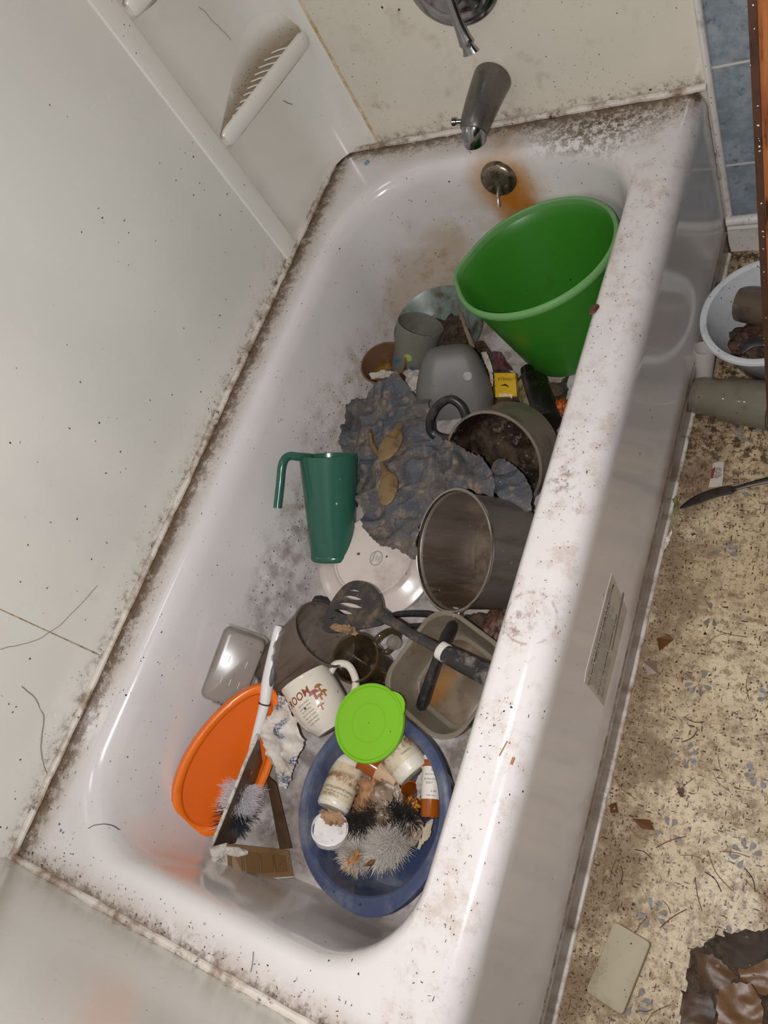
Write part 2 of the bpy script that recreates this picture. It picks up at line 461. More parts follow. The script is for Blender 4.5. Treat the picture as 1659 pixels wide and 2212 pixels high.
# ---------------------------------------------------------------- corner panel of the surround with its two soap dishes
cp = thing('shower_corner_panel', 'glossy white moulded corner panel of the tub surround with two soap shelves', 'shower panel', (0, 1.52, .39))
prof = [(0, 1.205), (.004, 1.2065), (.0055, 1.212), (.0055, 1.247), (.004, 1.252), (.002, 1.2555), (.0015, 1.30), (.0015, 1.42), (.003, 1.445), (.010, 1.468), (.022, 1.488), (.038, 1.503), (.055, 1.512), (.075, 1.5165), (.094, 1.5172), (.1, 1.52)]
g = G(); hs = [.39, .7, 1.1, 1.6]
vs = [(x, y-1.52, z-.39) for z in hs for x, y in prof]; k = len(prof)
g.add(vs, [(a*k+i, a*k+i+1, (a+1)*k+i+1, (a+1)*k+i) for a in range(3) for i in range(k-1)])
CP = dirty('corner panel', '#dfddd5', '#a39683', .12, 18, .2, keep=.06, ssize=.2, Coat_Weight=.3)
g.obj('panel', CP, cp, 30)
def dish_mat():
    n = NT('soap dish scum')
    f = n.ss(n.z, .062, .008); f2 = n.m('GREATER_THAN', n.z, -.004)
    c = n.mix(n.mul(f, f2, n.ss(n.noise(30, 5), .2, .45)), '#dfdcd4', '#9c8d78')
    c = n.mix(n.mul(n.specks(260, .35, .3), f), c, '#4b3b2b')
    return n.out(c, .35)
DISH = dish_mat(); DWHITE = dirty('dish white', '#dfdcd4', '#a49883', .15, 40, .25, keep=.08)
for dz in (.648, .905):
    d = bpy.data.objects.new('soap_dish', None); C.objects.link(d); d.parent = cp; d.location = (0, 0, dz-.39)
    # the stained bowl: floor and the wall behind it (coordinates from the corner)
    g = G(); fl = [(.002, -.262), (.001, -.10), (.003, -.075), (.010, -.052), (.022, -.032), (.038, -.017), (.055, -.008), (.072, -.005)]
    lo = [(x+.003, y-.002, .007) for x, y in fl]; hi = [(x+.0004, y-.0004, .045+.030*math.sin(PI*i/7)) for i, (x, y) in enumerate(fl)]
    hi[0] = (hi[0][0], hi[0][1], .012); hi[-1] = (hi[-1][0]+.004, hi[-1][1], .02)
    g.add(lo+hi, [(i, i+1, i+9, i+8) for i in range(7)])
    g.add(lo, [tuple(range(8))])
    g.obj('bowl', DISH, d, 30)
    g = G()   # lip along the front: thick rounded bar
    A, B = Vector((.006, -.262, .0)), Vector((.079, -.007, .0))
    sec = [(-.006, -.012), (.006, -.014), (.0095, -.006), (.010, .010), (.007, .0155), (.001, .0165), (-.004, .013), (-.005, .003)]
    dirn = (B-A).normalized(); nrm = Vector((dirn.y, -dirn.x, 0)); rings = []
    for t in [0, .02, .05, .5, .95, .98, 1]:
        q = .72 if t in (0, 1) else (.92 if t in (.02, .98) else 1)
        p = A.lerp(B, t); rings.append([tuple(p+nrm*a*q+Vector((0, 0, b*q))) for a, b in sec])
    g.rings(rings)
    # the shelf's belly fading back into the corner
    top = [(.004, -.27), (.014, -.255), (.083, -.012), (.074, -.002), (.001, -.004)]
    bot = [(.001, -.205), (.004, -.19), (.040, -.02), (.036, -.006), (.001, -.006)]
    g.rings([[(x, y, -.008) for x, y in top], [(x*.80+.0002, y*.97, -.016) for x, y in top], [(x*.45+.0006, y, -.030) for x, y in bot]])
    g.obj('lip', DWHITE, d, 40)
    g = G()
    for i in range(12):
        y = -.245+.0185*i; xe = .006+(y+.262)/.255*.073-.007
        if xe < .008: xe = .008
        x0 = .004 if y < -.06 else .004+(y+.06)*.6
        g.tube([(x0, y-.002, .0085), ((x0+xe)/2, y, .0095), (xe, y+.001, .0085)], .0015, 6)
    g.obj('ridges', DWHITE, d)

# ---------------------------------------------------------------- bathtub
def tub_mat():
    n = NT('tub enamel')
    c = n.mix(n.ss(n.noise(4, 3), .35, .65), '#dad5d3', '#d3cecd')
    top = n.ss(n.z, .355, .378)
    bk = n.ss(n.x, .080, .010); fr = n.ss(n.y, 1.435, 1.515); nr = n.ss(n.y, .05, .004)
    a = n.noise(22, 8, .78); b = n.noise(60, 8, .8)
    edge = n.mul(n.mx(bk, n.mx(fr, n.mul(nr, .8))), top)
    # pale brown bloom along the walls, heavier film right in the corners
    c = n.mix(n.mul(edge, n.ss(a, .26, .58), .9), c, '#a3907d')
    e2 = n.ss(n.add(n.mul(edge, .36), b), .66, .86); c = n.mix(n.mul(e2, edge), c, '#5b4733')
    # faint tan blotches over the wide front rim
    rim = n.mul(top, n.ss(n.x, .66, .70)); c = n.mix(n.mul(rim, n.ss(a, .46, .66), .42), c, '#a88a70')
    c = n.mix(n.mul(rim, n.specks(240, .28, .25), n.ss(a, .46, .56)), c, '#7d5c46')
    c = n.mix(n.mul(rim, n.ss(n.noise(45, 7, .8), .60, .70), .6), c, '#7d5c44')
    rg_ = n.dist((0.723,0.541,0.386)); ring = n.mul(n.ss(rg_, .0335, .0350), n.ss(rg_, .0385, .0370)); c = n.mix(n.mul(ring, top, n.ss(n.noise(60, 4), .42, .6), .55), c, '#8d6e58')
    hp_ = n.mx(n.ss(n.dist((0.715,0.746,0.386)), .034, .008), n.mx(n.ss(n.dist((0.743,0.716,0.386), (1, 1, 1)), .022, .006), n.ss(n.dist((0.71,0.532,0.386)), .03, .008)))
    c = n.mix(n.mul(hp_, n.ss(n.noise(55, 7, .75), .48, .62), .75), c, '#7a5a45')
    # mould over the far front corner of the deck
    mo = n.mul(top, n.ss(n.dist((.60, 1.485, .386), (1, 1.5, .5)), .19, .03))
    c = n.mix(n.mul(mo, n.ss(n.noise(75, 7, .75), .46, .54)), c, '#66553f')
    c = n.mix(n.mul(mo, n.ss(n.noise(110, 6, .8, dist=.4), .56, .62)), c, '#35291c')
    # rust under the overflow and the soap scum belt
    rr1 = n.ss(n.add(n.dist((.400, 1.42, .318), (1, .5, 1)), n.mul(n.sub(n.noise(25, 5), .5), .05)), .10, .030)
    rr2 = n.ss(n.add(n.dist((.415, 1.40, .24), (1.2, .3, .5)), n.mul(n.sub(n.noise(30, 6), .5), .06)), .085, .025)
    c = n.mix(n.mul(rr1, .75), c, '#b07d2c'); c = n.mix(n.mul(rr2, .95), c, '#b06a10')
    rr3 = n.ss(n.add(n.dist((.19, 1.36, .11), (.8, .8, .9)), n.mul(n.sub(n.noise(14, 6), .5), .22)), .17, .06)
    c = n.mix(n.mul(rr3, .6), c, '#b49a7c'); 
    c = n.mix(n.mul(rr3, n.ss(n.noise(22, 7, .7), .5, .66), .45), c, '#94703f')
    fw = n.mul(n.ss(n.y, 1.36, 1.42), n.ss(n.z, .38, .2)); c = n.mix(n.mul(fw, n.ss(n.noise(12, 6, .7), .35, .65), .45), c, '#b3a486')
    # grime low down: brown film on the floor and grey smudges on the back slope
    low = n.ss(n.z, .13, .07); film = n.noise(7, 6, .55); c = n.mix(n.mul(low, n.ss(film, .3, .65), .8), c, '#8a7868')
    c = n.mix(n.mul(n.ss(n.z, .075, .062), n.ss(n.noise(16, 7, .65), .42, .62), .75), c, '#6b594a')
    sm = n.mul(n.ss(n.x, .2, .1), n.ss(n.add(n.dist((.105, .62, .15), (1, .42, .8)), n.mul(n.sub(n.noise(20, 7, .8), .5), .12)), .09, .045))
    c = n.mix(n.mul(sm, n.ss(n.noise(26, 8, .62), .36, .66), .75), c, '#7f766a')
    c = n.mix(n.mul(sm, n.specks(170, .34, .5)), c, '#3b3028')
    sm2 = n.mul(n.ss(n.x, .2, .1), n.ss(n.add(n.dist((.12, .93, .16), (1, .3, .8)), n.mul(n.sub(n.noise(20, 7, .8), .5), .16)), .11, .03))
    c = n.mix(n.mul(sm2, n.ss(n.noise(26, 8, .62), .36, .66), .6), c, '#9a8566')
    c = n.mix(n.mul(sm2, n.specks(170, .34, .5)), c, '#4a3a2a')
    # specks
    c = n.mix(n.mul(n.specks(210, .30, .30), n.ss(n.add(n.mul(edge, .2), a), .50, .60)), c, '#43342a')
    c = n.mix(n.mul(n.specks(120, .20, .14), n.ss(n.noise(7, 3), .45, .55)), c, '#33261f')
    v = n.vec((1, .3, .5), rot=(0, 0, .6)); c = n.mix(n.specks(150, .14, .12, v=v), c, '#3b2c24')
    c = n.mix(n.mul(n.specks(130, .34, .5), n.mx(n.mul(n.ss(n.dist((.03, .05, .386)), .11, .03), top), n.mul(edge, .6))), c, '#2a1f17')
    # grey-brown band at the foot of the apron
    ap = n.mul(n.ss(n.x, .755, .762), n.ss(n.add(n.z, n.mul(n.sub(n.noise(10, 5), .5), .02)), .072, .058))
    c = n.mix(n.mul(ap, .6), c, '#857669')
    ln = n.mul(n.ss(n.x, .755, .762), n.ss(n.z, .072, .069), n.ss(n.z, .060, .063)); c = n.mix(n.mul(ln, n.ss(b, .4, .6)), c, '#7a6353')
    return n.out(c, n.m('ADD', .16, n.mul(n.mx(e2, n.mul(low, .7)), .35)), Coat_Weight=.35, Coat_Roughness=.08)
g = G()
Rg = []
o_ = [.006, .006, .006, .006]
for z, xf in ((0, W), (.052, W), (.058, W+.0025), (.064, W), (.34, W), (H-.034, W), (H-.022, W-.0022), (H-.012, W-.0075), (H-.005, W-.0155), (H-.0012, W-.025), (H, W-.036)):
    Rg.append(rr(0.0, xf, 0.0, L-.001, o_, z, 10, 24))
for x0, x1, y0, y1, r, z in ((.066, .704, .046, 1.452, .125, H+.0005), (.074, .694, .056, 1.442, .13, H), (.080, .689, .062, 1.436, .13, H-.003), (.086, .684, .068, 1.430, .13, H-.009),
                             (.092, .680, .073, 1.426, .13, H-.018), (.097, .676, .078, 1.422, .13, H-.04), (.105, .668, .083, 1.419, .13, .28), (.113, .655, .088, 1.415, .13, .18), (.122, .642, .092, 1.408, .13, .12),
                             (.130, .632, .097, 1.40, .125, .09), (.142, .62, .106, 1.388, .12, .072), (.165, .60, .128, 1.365, .11, .0625), (.20, .565, .16, 1.33, .10, .06)):
    Rg.append(rr(x0, x1, y0, y1, [r, r, r*1.1, r*1.35], z, 10, 24))
g.rings(Rg, cap0=False, cap1=True)
TUB = tub_mat()
tub = thing('bathtub', 'long grimy white bathtub filled with dirty kitchenware', 'bathtub')
g.obj('tub_body', TUB, tub, 40)
# overflow plate with trip lever, bolted on the rusty end wall
OX, OY, OZ = .3965, 1.4195, .338
NICK = dirty('tarnished nickel', '#8f8272', '#4e3d2a', .5, 60, .32, keep=.1, Metallic=.9)
op = bpy.data.objects.new('overflow_plate', None); C.objects.link(op); op.parent = tub
M = frame((OX, OY, OZ), (1, 0, 0), (0, .12, 1)); op.matrix_local = M @ Matrix.Rotation(0, 4, 'Z')
g = G(); g.lathe([(.001, .010), (.022, .0095), (.031, .0075), (.0355, .003), (.037, -.004), (.03, -.006)], 56); g.obj('plate', NICK, op, 50)
for sx in (-1, 1):
    g = G(); g.lathe([(.005, .006), (.0052, .0105), (.004, .0125), (.0005, .013)], 20)
    s_ = g.obj('screw', NICK, op); s_.location = (.017*sx, -.012, 0)
g = G(); g.box((-.004, -.026, .006), (.004, .002, .011)); g.tube([(0, -.014, .010), (0, -.020, .022), (0, -.030, .030), (0, -.038, .033)], [.0032, .0032, .0034, .0038], 12); g.obj('trip_lever', dirty('bright lever', '#b9ada0', '#5b4938', .4, 60, .25, Metallic=.9), op)
# warning label on the apron
LABEL = dirty('old paper label', '#cfc8bd', '#93806c', .35, 40, .5, keep=.1); INK = NT('black ink').out('#1d1a19', .6); GREYTAPE = NT('bare adhesive strip').out('#8f7f74', .55)
ax = W+.0006
lab = bpy.data.objects.new('warning_label', None); C.objects.link(lab); lab.parent = tub
# u runs along the text (towards the faucet end), v up the apron
q0 = (.505, .136); 
poly = [(.507, .240), (.520, .2465), (.676, .2405), (.664, .118), (.505, .122)]
g = G(); g.add([(ax, y, z) for y, z in poly]+[(W-.0002, y, z) for y, z in poly], [(0, 1, 2, 3, 4)]+[(i, (i+1) % 5, (i+1) % 5+5, i+5) for i in range(5)]); g.obj('paper', LABEL, lab, 0)
g = G(); g.add([(ax+.0002, .585, .1465), (ax+.0002, .677, .1565), (ax+.0002, .677, .1655), (ax+.0002, .585, .1530)], [(0, 1, 2, 3)]); g.obj('torn_strip', GREYTAPE, lab, 0)
def aptext(s, y, z, size, xs=1.0, bold=0): text('lettering', s, size, INK, lab, frame((ax+.0003, y, z), (0, 1, 0), (0, 0, 1)), align='LEFT', xs=xs, bold=bold)
aptext('THIS LABEL TO BE REMOVED BY FINAL CONSUMER', .5155, .2315, .0062, .98)
aptext('DO NOT REMOVE PAD FROM TUB BOTTOM', .509, .2185, .0098, .80, .0002)
aptext('ADDITIONAL USAGE PRODUCT CODE APPROVAL', .512, .2105, .0060, .92)
for i in range(5): aptext('install unit on a level floor and set the base in full contact with the', .513, .2035-.0068*i, .0052, .80)
aptext('DO NOT USE ABRASIVE CLEANERS ON UNIT', .510, .1655, .0088, .72, .0002)
for i in range(3): aptext('clean this surface with a mild liquid', .511, .157-.007*i, .0052, .86)
aptext('C.C.P.', .625, .137, .008); aptext('see instructions', .615, .128, .005)
# round brown watermark, blue ring sticker
g = G(); g.lathe([(.0028, .0004), (.0062, .0004), (.0062, .0), (.0028, 0)], 24, cap0=False, cap1=False, closed=True)
s_ = g.obj('blue_ring', NT('blue plastic ring').out('#3d8fae', .4), tub); s_.location = (0.094,1.467,0.387)

# ---------------------------------------------------------------- tub spout and shower valve
CHR = dirty('water-spotted chrome', '#a3a3a6', '#6f685f', .3, 50, .16, keep=.3, speck='#55504a', Metallic=1.0)
PEW = dirty('worn grey chrome', '#77736f', '#4f483f', .35, 60, .34, keep=.2, Metallic=.75)
sp = thing('tub_spout', 'worn grey metal tub spout on the faucet wall above the overflow', 'faucet', (.405, 1.52, .478))
pth = spline([(0, .0, 0), (-.002, -.03, -.001), (-.006, -.062, -.006), (-.011, -.090, -.014), (-.014, -.104, -.021)], 6)
rd = [.0365*(1-.30*min(1, i/(len(pth)-1)*1.05)) for i in range(len(pth))]
g = G(); g.tube(pth, rd, 32, up=(0, 0, 1)); g.obj('spout_body', PEW, sp, 50)
g = G(); g.tube(spline([(-.011, -.092, -.012), (-.014, -.102, -.022), (-.017, -.108, -.034), (-.018, -.109, -.043)], 5), [.0235, .0232, .0232, .023, .0228, .0226, .0224, .022, .0218, .0216, .0212, .021, .0208, .0206, .0205, .0204], 28); g.obj('outlet', CHR, sp, 50)
g = G(); g.lathe([(.004, 0), (.004, .010), (.0075, .012), (.0075, .018), (.004, .020), (.001, .020)], 16); k = g.obj('diverter_knob', CHR, sp); k.location = (-.036, -.092, -.006); k.rotation_euler = (.3, -1.2, 0)
vl = thing('shower_valve', 'round chrome shower valve plate with lever handle, cut off by the top of the photo', 'faucet', (.404, 1.52, .672), (0, -1, 0), (1, 0, 0))
g = G(); g.lathe([(.082, 0), (.0835, .003), (.080, .008), (.066, .012), (.058, .010), (.050, .014), (.040, .0145), (.001, .015)], 64); g.obj('escutcheon', CHR, vl, 40)
g = G(); g.lathe([(.030, .012), (.030, .030), (.026, .040), (.001, .042)], 40); g.obj('hub', CHR, vl)
# local y of the valve points down in the world
hd = spline([(0, .004, .034), (.003, -.03, .040), (.006, -.062, .046), (.010, -.088, .052), (.012, -.102, .054)], 5)
g = G(); g.tube(hd, [.014-.0045*math.sin(PI*min(1, i/14)) if i < 15 else .0095+.0012*(i-14) for i in range(len(hd)-1)]+[.009], 20, flat=.6); g.obj('lever', CHR, vl)

# ---------------------------------------------------------------- dark wooden cabinet door standing open at the right
def wood_mat():
    n = NT('dark varnished wood')
    v = n.vec((6, 6, .6)); a = n.noise(9, 6, .6, v=v, dist=1.2)
    c = n.mix(n.ss(a, .3, .7), '#6d3a1e', '#8f5932'); c = n.mix(n.ss(n.noise(30, 5, v=v), .55, .7), c, '#30170c')
    c = n.mix(n.specks(70, .2, .12), c, '#cdc4b4')
    return n.out(c, .35)
WOOD = wood_mat(); DKW = dirty('dark wood edge', '#3d2416', '#1d120c', .5, 30, .5, keep=.3, speck='#c9bfae', ssize=.3)
cb = thing('cabinet_door', 'dark brown wooden cabinet door at the right edge, above the white basin', 'cabinet', (.9375, .9, .0), (.044, 0, 1), (1, 0, 0))
g = G(); g.box((.0065, 0, .10), (.42, .019, 1.25)); g.obj('door_panel', WOOD, cb, 0)
g = G(); g.box((.0, -.003, .10), (.0065, .021, 1.25)); g.obj('edge_strip', DKW, cb, 0)
g = G(); g.box((.060, -.006, .30), (.36, .0, 1.15)); g.obj('raised_field', WOOD, cb, 0)

# ================================================================ THINGS IN THE TUB
def vessel(name, r0, r1, h, mat, parent, t=.002, fn=None, lip=0, seg=64):
    return cup(name, cyl_wall(r0, r1, h, t, t+.001, lip), mat, parent, seg, fn)

# ---- green bucket
rim = ((0.502,1.257,0.3),0.157,(-0.079,0.105,0.991))
BG = dirty('green bucket plastic', '#347a20', '#2a4c18', .25, 12, .38, keep=.05, speck='#20350f')
BGR = dirty('scuffed green rim', '#66995a', '#828f6c', .35, 40, .4, keep=.05, speck='#20350f')
b = rimthing('bucket', 'large bright green plastic bucket with a pouring lip, empty, under the rusty overflow', 'bucket', rim, .235, (-0.8858,-0.0626,0.4599))
r = rim[1]; h = .235
sp_ = lambda t, z, q: 1 + (.075*math.exp(-(((t+PI) % (2*PI)-PI)/.22)**2))*max(0, z/h)**3
g = G(); g.lathe([(r*.45, 0), (r*.60, 0), (r*.615, .004)] + [(r*(.615+.335*k/10), h*.93*k/10+.004) for k in range(1, 11)] + [(r*.95-.003, h*.93)] + [(r*(.615+.335*k/10)-.003, h*.93*k/10+.004) for k in range(9, 0, -1)] + [(r*.58, .005), (.001, .005)], 72, sp_)
g.obj('bucket_body', BG, b)
g = G(); g.lathe([(r*.945, h*.925), (r*.985, h*.935), (r*1.0, h*.955), (r*1.0, h*.978), (r*.985, h*.995), (r*.96, h), (r*.942, h*.99), (r*.938, h*.96)], 72, sp_, closed=True)
g.obj('rim', BGR, b)

# ---- round dull green bowl behind the cups, with muck and a stick
rim = ((0.249,1.211,0.155),0.1,(0.121,-0.137,0.983))
DG = dirty('dull green melamine', '#6e7f78', '#4d3f2c', .55, 22, .35, keep=.2)
b = rimthing('bowl', 'round dull grey-green bowl of brown muck, beside the green bucket', 'bowl', rim, .045, (1, 0, 0))
r = rim[1]; g = G(); g.lathe([(r*.4, 0), (r*.5, .001), (r*.75, .015), (r*.9, .032), (r, .044), (r*.99, .047), (r*.93, .042), (r*.78, .026), (r*.6, .010), (.001, .006)], 64); g.obj('bowl_body', DG, b)
MUCK = dirty('brown muck', '#4c3a28', '#1f160e', .7, 60, .75, keep=.4, speck='#a08a68', bump=.6)
tag(blob('food_residue', (0.26,1.212,0.128), (.045, .042, .012), MUCK, None, .5, 2.5, 3), 'lumpy brown dried food residue lying in the grey-green bowl', 'food scraps')
g = G(); g.tube([(0.301,1.238,0.165),(0.322,1.202,0.16),(0.35,1.158,0.15)], [.0035, .0042, .005], 10, .5)
tag(g.obj('wooden_stick', dirty('dirty stick', '#7c6a58', '#3d2e20', .5, 40, .6)), 'flat brown wooden stick resting across the muck in the grey-green bowl', 'stick')

# ---- frosted cup with stickers
rim = ((0.247,1.175,0.21),0.049,(0.435,0.5,0.749))
FR = plastic('frosted cup plastic', '#77756a', .72, '#4a3f2c', .35, .3)
b = rimthing('cup', 'frosted plastic cup with green star sticker and blue dots, before the dull green bowl', 'cup', rim, .125, (0.5202,-0.5137,0.6823)); r = rim[1]
vessel('cup_body', r*.80, r, .125, FR, b, .0016)
def patch(name, mat, parent, rfun, a0, z0, pts, off=.0008):
    vs = []
    for x, y in [(0, 0)]+pts:
        q = rfun(z0+y)+off; a = a0+x/q; vs.append((q*math.cos(a), q*math.sin(a), z0+y))
    n = len(pts); return mesh(name, vs, [(0, i+1, (i+1) % n+1) for i in range(n)], mat, parent, 0)
rf = lambda z, r=rim[1]: r*(.80+.2*z/.125)
star = [((.0105 if k % 2 else .0072)*math.cos(PI*k/12), (.0105 if k % 2 else .0072)*math.sin(PI*k/12)) for k in range(24)]
patch('star_sticker', NT('lime sticker').out('#8fa050', .5), b, rf, -.20, .066, star)
BL = NT('blue sticker').out('#2c5f7d', .5)
disc = lambda q: [(q*math.cos(PI*k/10), q*math.sin(PI*k/10)) for k in range(20)]
for a, z, q in ((.62, .052, .008), (.85, .068, .007), (.70, .078, .004), (-.62, .052, .004), (-.80, .044, .006), (.10, .044, .005)):
    patch('dot_sticker', BL, b, rf, a, z, disc(q))
    if q > .006: patch('dot_centre', NT('navy').out('#1c3f5c', .5), b, rf, a, z, disc(q*.5), .0011)

# ---- amber cup at the back wall of the tub
rim = ((0.179,1.089,0.195),0.049,(0.149,-0.066,0.987))
AMB = plastic('brown cup plastic', '#6f543c', .85, '#3d2b1c', .4, .25)
b = rimthing('cup', 'brownish plastic cup holding scraps, against the back wall of the tub', 'cup', rim, .075, (1, 0, 0)); vessel('cup_body', rim[1]*.72, rim[1], .075, AMB, b, .0018, lip=.002)
tag(blob('food_residue', (0.148,1.101,0.15), (.024, .024, .008), dirty('amber syrup', '#7a5a22', '#3f2a10', .5, 30, .2, keep=.1), None, .3, 2, 5), 'yellow-brown sticky residue inside the brownish cup', 'food scraps')
PAPER = dirty('dirty white paper', '#b3aaa0', '#5d4b3b', .45, 35, .7, keep=.2)
for nm, lb, pts, z in (('paper_scrap', 'torn white paper scrap sticking out of the brownish cup', [(797,808),(830,800),(860,802),(850,812),(820,818),(802,820)], .14),):
    cloth(nm, [(0.146,1.067,0.185),(0.181,1.078,0.185),(0.219,1.074,0.185),(0.21,1.061,0.185),(0.18,1.055,0.185),(0.158,1.052,0.185)], PAPER, lb, 'paper', res=.0025, fold=.006, fr=30, seed=2)
cloth('paper_scrap', [(0.206,1.084,0.17),(0.253,1.093,0.17),(0.268,1.074,0.17),(0.271,1.044,0.17),(0.254,1.03,0.17),(0.231,1.046,0.17),(0.231,1.07,0.17)], PAPER, 'torn white paper scrap below the cup with the star sticker', 'paper', res=.0025, fold=.012, fr=30, seed=3)

# ---- grey cloudy container lying upside down
GJ = dirty('grey cloudy plastic', '#64625f', '#4b4139', .35, 14, .5, keep=.12, speck='#3a3028', Alpha=.93)
O_ = Vector((0.344,1.02,0.125)); nn = Vector((-0.1153,0.7789,0.6164))*.93 + Vector((0.4751,-0.5017,0.7229))*.30
b = thing('plastic_jug', 'upturned cloudy grey plastic jug between the frosted cup and the brown pot', 'jug', O_, nn, (0.4751,-0.5017,0.7229))
g = G(); rg = []
for z, q in ((0, 1.0), (.03, 1.0), (.06, .93), (.09, .82), (.112, .70), (.124, .60), (.131, .48), (.134, .3)):
    rg.append([(x, y, z) for x, y, _ in rr(-.045*q, .045*q, -.078*q, .078*q, .040*q, 0, 8, 4)])
inner = [[(x*.96, y*.97, z-.003) for x, y, z in r_] for r_ in rg[::-1]]
inner[-1] = [(x, y, 0) for x, y, z in inner[-1]]
g.rings(rg+inner[:0], cap0=False, cap1=True); g.rings(inner, cap0=True, cap1=False)
g.add(rg[0]+inner[-1], [(i, (i+1) % len(rg[0]), (i+1) % len(rg[0])+len(rg[0]), i+len(rg[0])) for i in range(len(rg[0]))]); g.obj('jug_body', GJ, b, 60)
g = G(); g.lathe([(.009, .0), (.0085, .002), (.001, .0022)], 24); k = g.obj('label_residue', dirty('pale residue', '#8f8d86', '#6a6258', .4, 50, .6), b); k.location = (.0372, .030, .082); k.rotation_euler = (0, 1.28, 0)

# ---- brown pot and the bowl behind it
rim = ((0.497,0.869,0.195),0.097,(-0.044,-0.745,0.666))
POTI = steel('burnt pot inside', '#6a5a4c', '#20140d', .3, .33, .75, '#a89c8e')
POTO = dirty('brushed pot steel', '#8a7f72', '#4a3f33', .4, 20, .36, keep=.1, Metallic=.5)
b = rimthing('cooking_pot', 'wide steel pot with burnt brown inside lying tipped above the blue-grey rag', 'pot', rim, .095, (-0.8134,0.2006,0.5461)); r = rim[1]; h = .095
g = G(); g.lathe([(.001, 0), (r*.86, 0), (r*.94, .006), (r*.955, h*.97), (r*.945, h*.985)], 72, cap0=True, cap1=False); g.obj('outer_wall', POTO, b)
g = G(); g.lathe([(r*.945, h*.985), (r*.935, h*.95), (r*.92, .012), (r*.84, .004), (.001, .004)], 72, cap0=False, cap1=True); g.obj('inner_wall', POTI, b)
g = G(); g.lathe([(r*.945, h*.975), (r*.985, h*.975), (r*1.0, h*.99), (r*.985, h*1.01), (r*.95, h*1.005)], 72, closed=True); g.obj('rim', POTO, b)
BLK = dirty('black plastic', '#211f20', '#57504a', .35, 40, .4, keep=.15, speck='#77706a')
g = G(); g.tube(spline([(r*.92, .012, h*.80), (r*1.10, .030, h*.84), (r*1.36, .034, h*.9), (r*1.50, .012, h*.93), (r*1.50, -.020, h*.93), (r*1.36, -.046, h*.9), (r*1.12, -.046, h*.84), (r*.92, -.030, h*.80)], 5), .0078, 12, .75); g.obj('loop_handle', BLK, b)
g = G(); g.lathe([(.001, 0), (.012, .0005), (.02, 0)], 20)
rim = ((0.493,0.915,0.135),0.097,(-0.196,-0.319,0.927))
b = rimthing('bowl', 'dull olive bowl partly hidden behind the burnt steel pot', 'bowl', rim, .055, (1, 0, 0)); r = rim[1]
g = G(); g.lathe([(r*.4, 0), (r*.55, 0), (r*.9, .03), (r, .053), (r*.985, .056), (r*.95, .052), (r*.85, .032), (r*.5, .006), (.001, .006)], 64); g.obj('bowl_body', dirty('olive plastic', '#5c5f55', '#3b352a', .4, 20, .3), b)
# burnt crust in the pot
CR = dirty('burnt crust', '#4a2315', '#8d7c6c', .5, 60, .7, keep=.2, bump=.4)

# ---- saucepan
rim = ((0.501,0.674,0.245),0.104,(-0.43,-0.378,0.82))
STI = steel('scummed steel inside', '#a0948a', '#665545', .8, .26)
STO = steel('dull steel outside', '#8d867e', '#665c52', .6, .36, .3, '#a59c90')
b = rimthing('saucepan', 'stainless steel saucepan lying on its side, black handle pointing down over the plastic tub', 'saucepan', rim, .125, (-0.0164,-0.936,-0.3515)); r = rim[1]; h = .125
g = G(); g.lathe([(.001, 0), (r*.80, 0), (r*.89, .004), (r*.925, .014), (r*.93, h*.93), (r*.95, h*.955)], 80, cap1=False); g.obj('outer_wall', STO, b)
g = G(); g.lathe([(r*.95, h*.955), (r*.93, h*.92), (r*.915, .018), (r*.86, .006), (.001, .004)], 80, cap0=False); g.obj('inner_wall', STI, b)
CHS = NT('polished steel').out('#b5aea5', .2, Metallic=1.0)
g = G(); g.lathe([(r*.945, h*.94), (r*.975, h*.935), (r*.99, h*.95), (r*.98, h*.965), (r*1.0, h*.975), (r*1.002, h*.992), (r*.985, h*1.0), (r*.962, h*.995), (r*.955, h*.97)], 80, closed=True); g.obj('rim', CHS, b)
hz = h*.80
g = G(); g.tube([(r*.93, 0, hz), (r*.98, 0, hz+.002), (r*1.20, 0, hz+.006), (r*1.27, 0, hz+.006)], [.014, .0125, .0115, .0115], 20, .55, up=(0, 0, 1)); g.obj('handle_bracket', CHS, b)
iv = b.matrix_world.inverted(); e = [iv @ Vector(p) for p in [(0.531,0.512,0.232),(0.516,0.47,0.205),(0.502,0.435,0.18),(0.499,0.423,0.176),(0.498,0.42,0.175)]]; a_ = Vector((r*1.2, 0, hz+.006))
g = G(); g.tube([a_, a_.lerp(e[0], .15), a_.lerp(e[0], .5)]+e, [.010, .0165, .0175, .0115, .0145, .0165, .013, .006], 20, .62, up=(0, 0, 1)); g.obj('handle', BLK, b)

# ---- teal pitcher
TEAL = dirty('teal plastic', '#2f5f50', '#4d6356', .28, 16, .22, keep=.05, speck='#c8cdc4', Alpha=.96)
pb = Vector((0.177,0.833,0.245)); pa = pb-Vector((-.050, .809, .586))*.205; hp_ = (pb-pa).length
b = thing('pitcher', 'teal green plastic pitcher with hooked handle, leaning on the back wall of the tub', 'pitcher', pa, pb-pa, (-0.7985,-0.3477,0.4915)); r = .057
vessel('pitcher_body', r*.76, r, hp_, TEAL, b, .0022)
g = G(); g.lathe([(r*.77, 0), (r*.79, .002), (r*.79, .010), (r*.77, .012)], 56, closed=True, cap0=False); g.obj('foot_ring', TEAL, b)
iv = b.matrix_world.inverted(); g = G(); g.tube(spline([iv @ Vector(p) for p in [(0.149,0.816,0.262),(0.144,0.804,0.285),(0.132,0.795,0.3),(0.128,0.776,0.302),(0.127,0.743,0.286),(0.128,0.7,0.268)]], 6), .0080, 14, 1.0); g.obj('handle', TEAL, b)

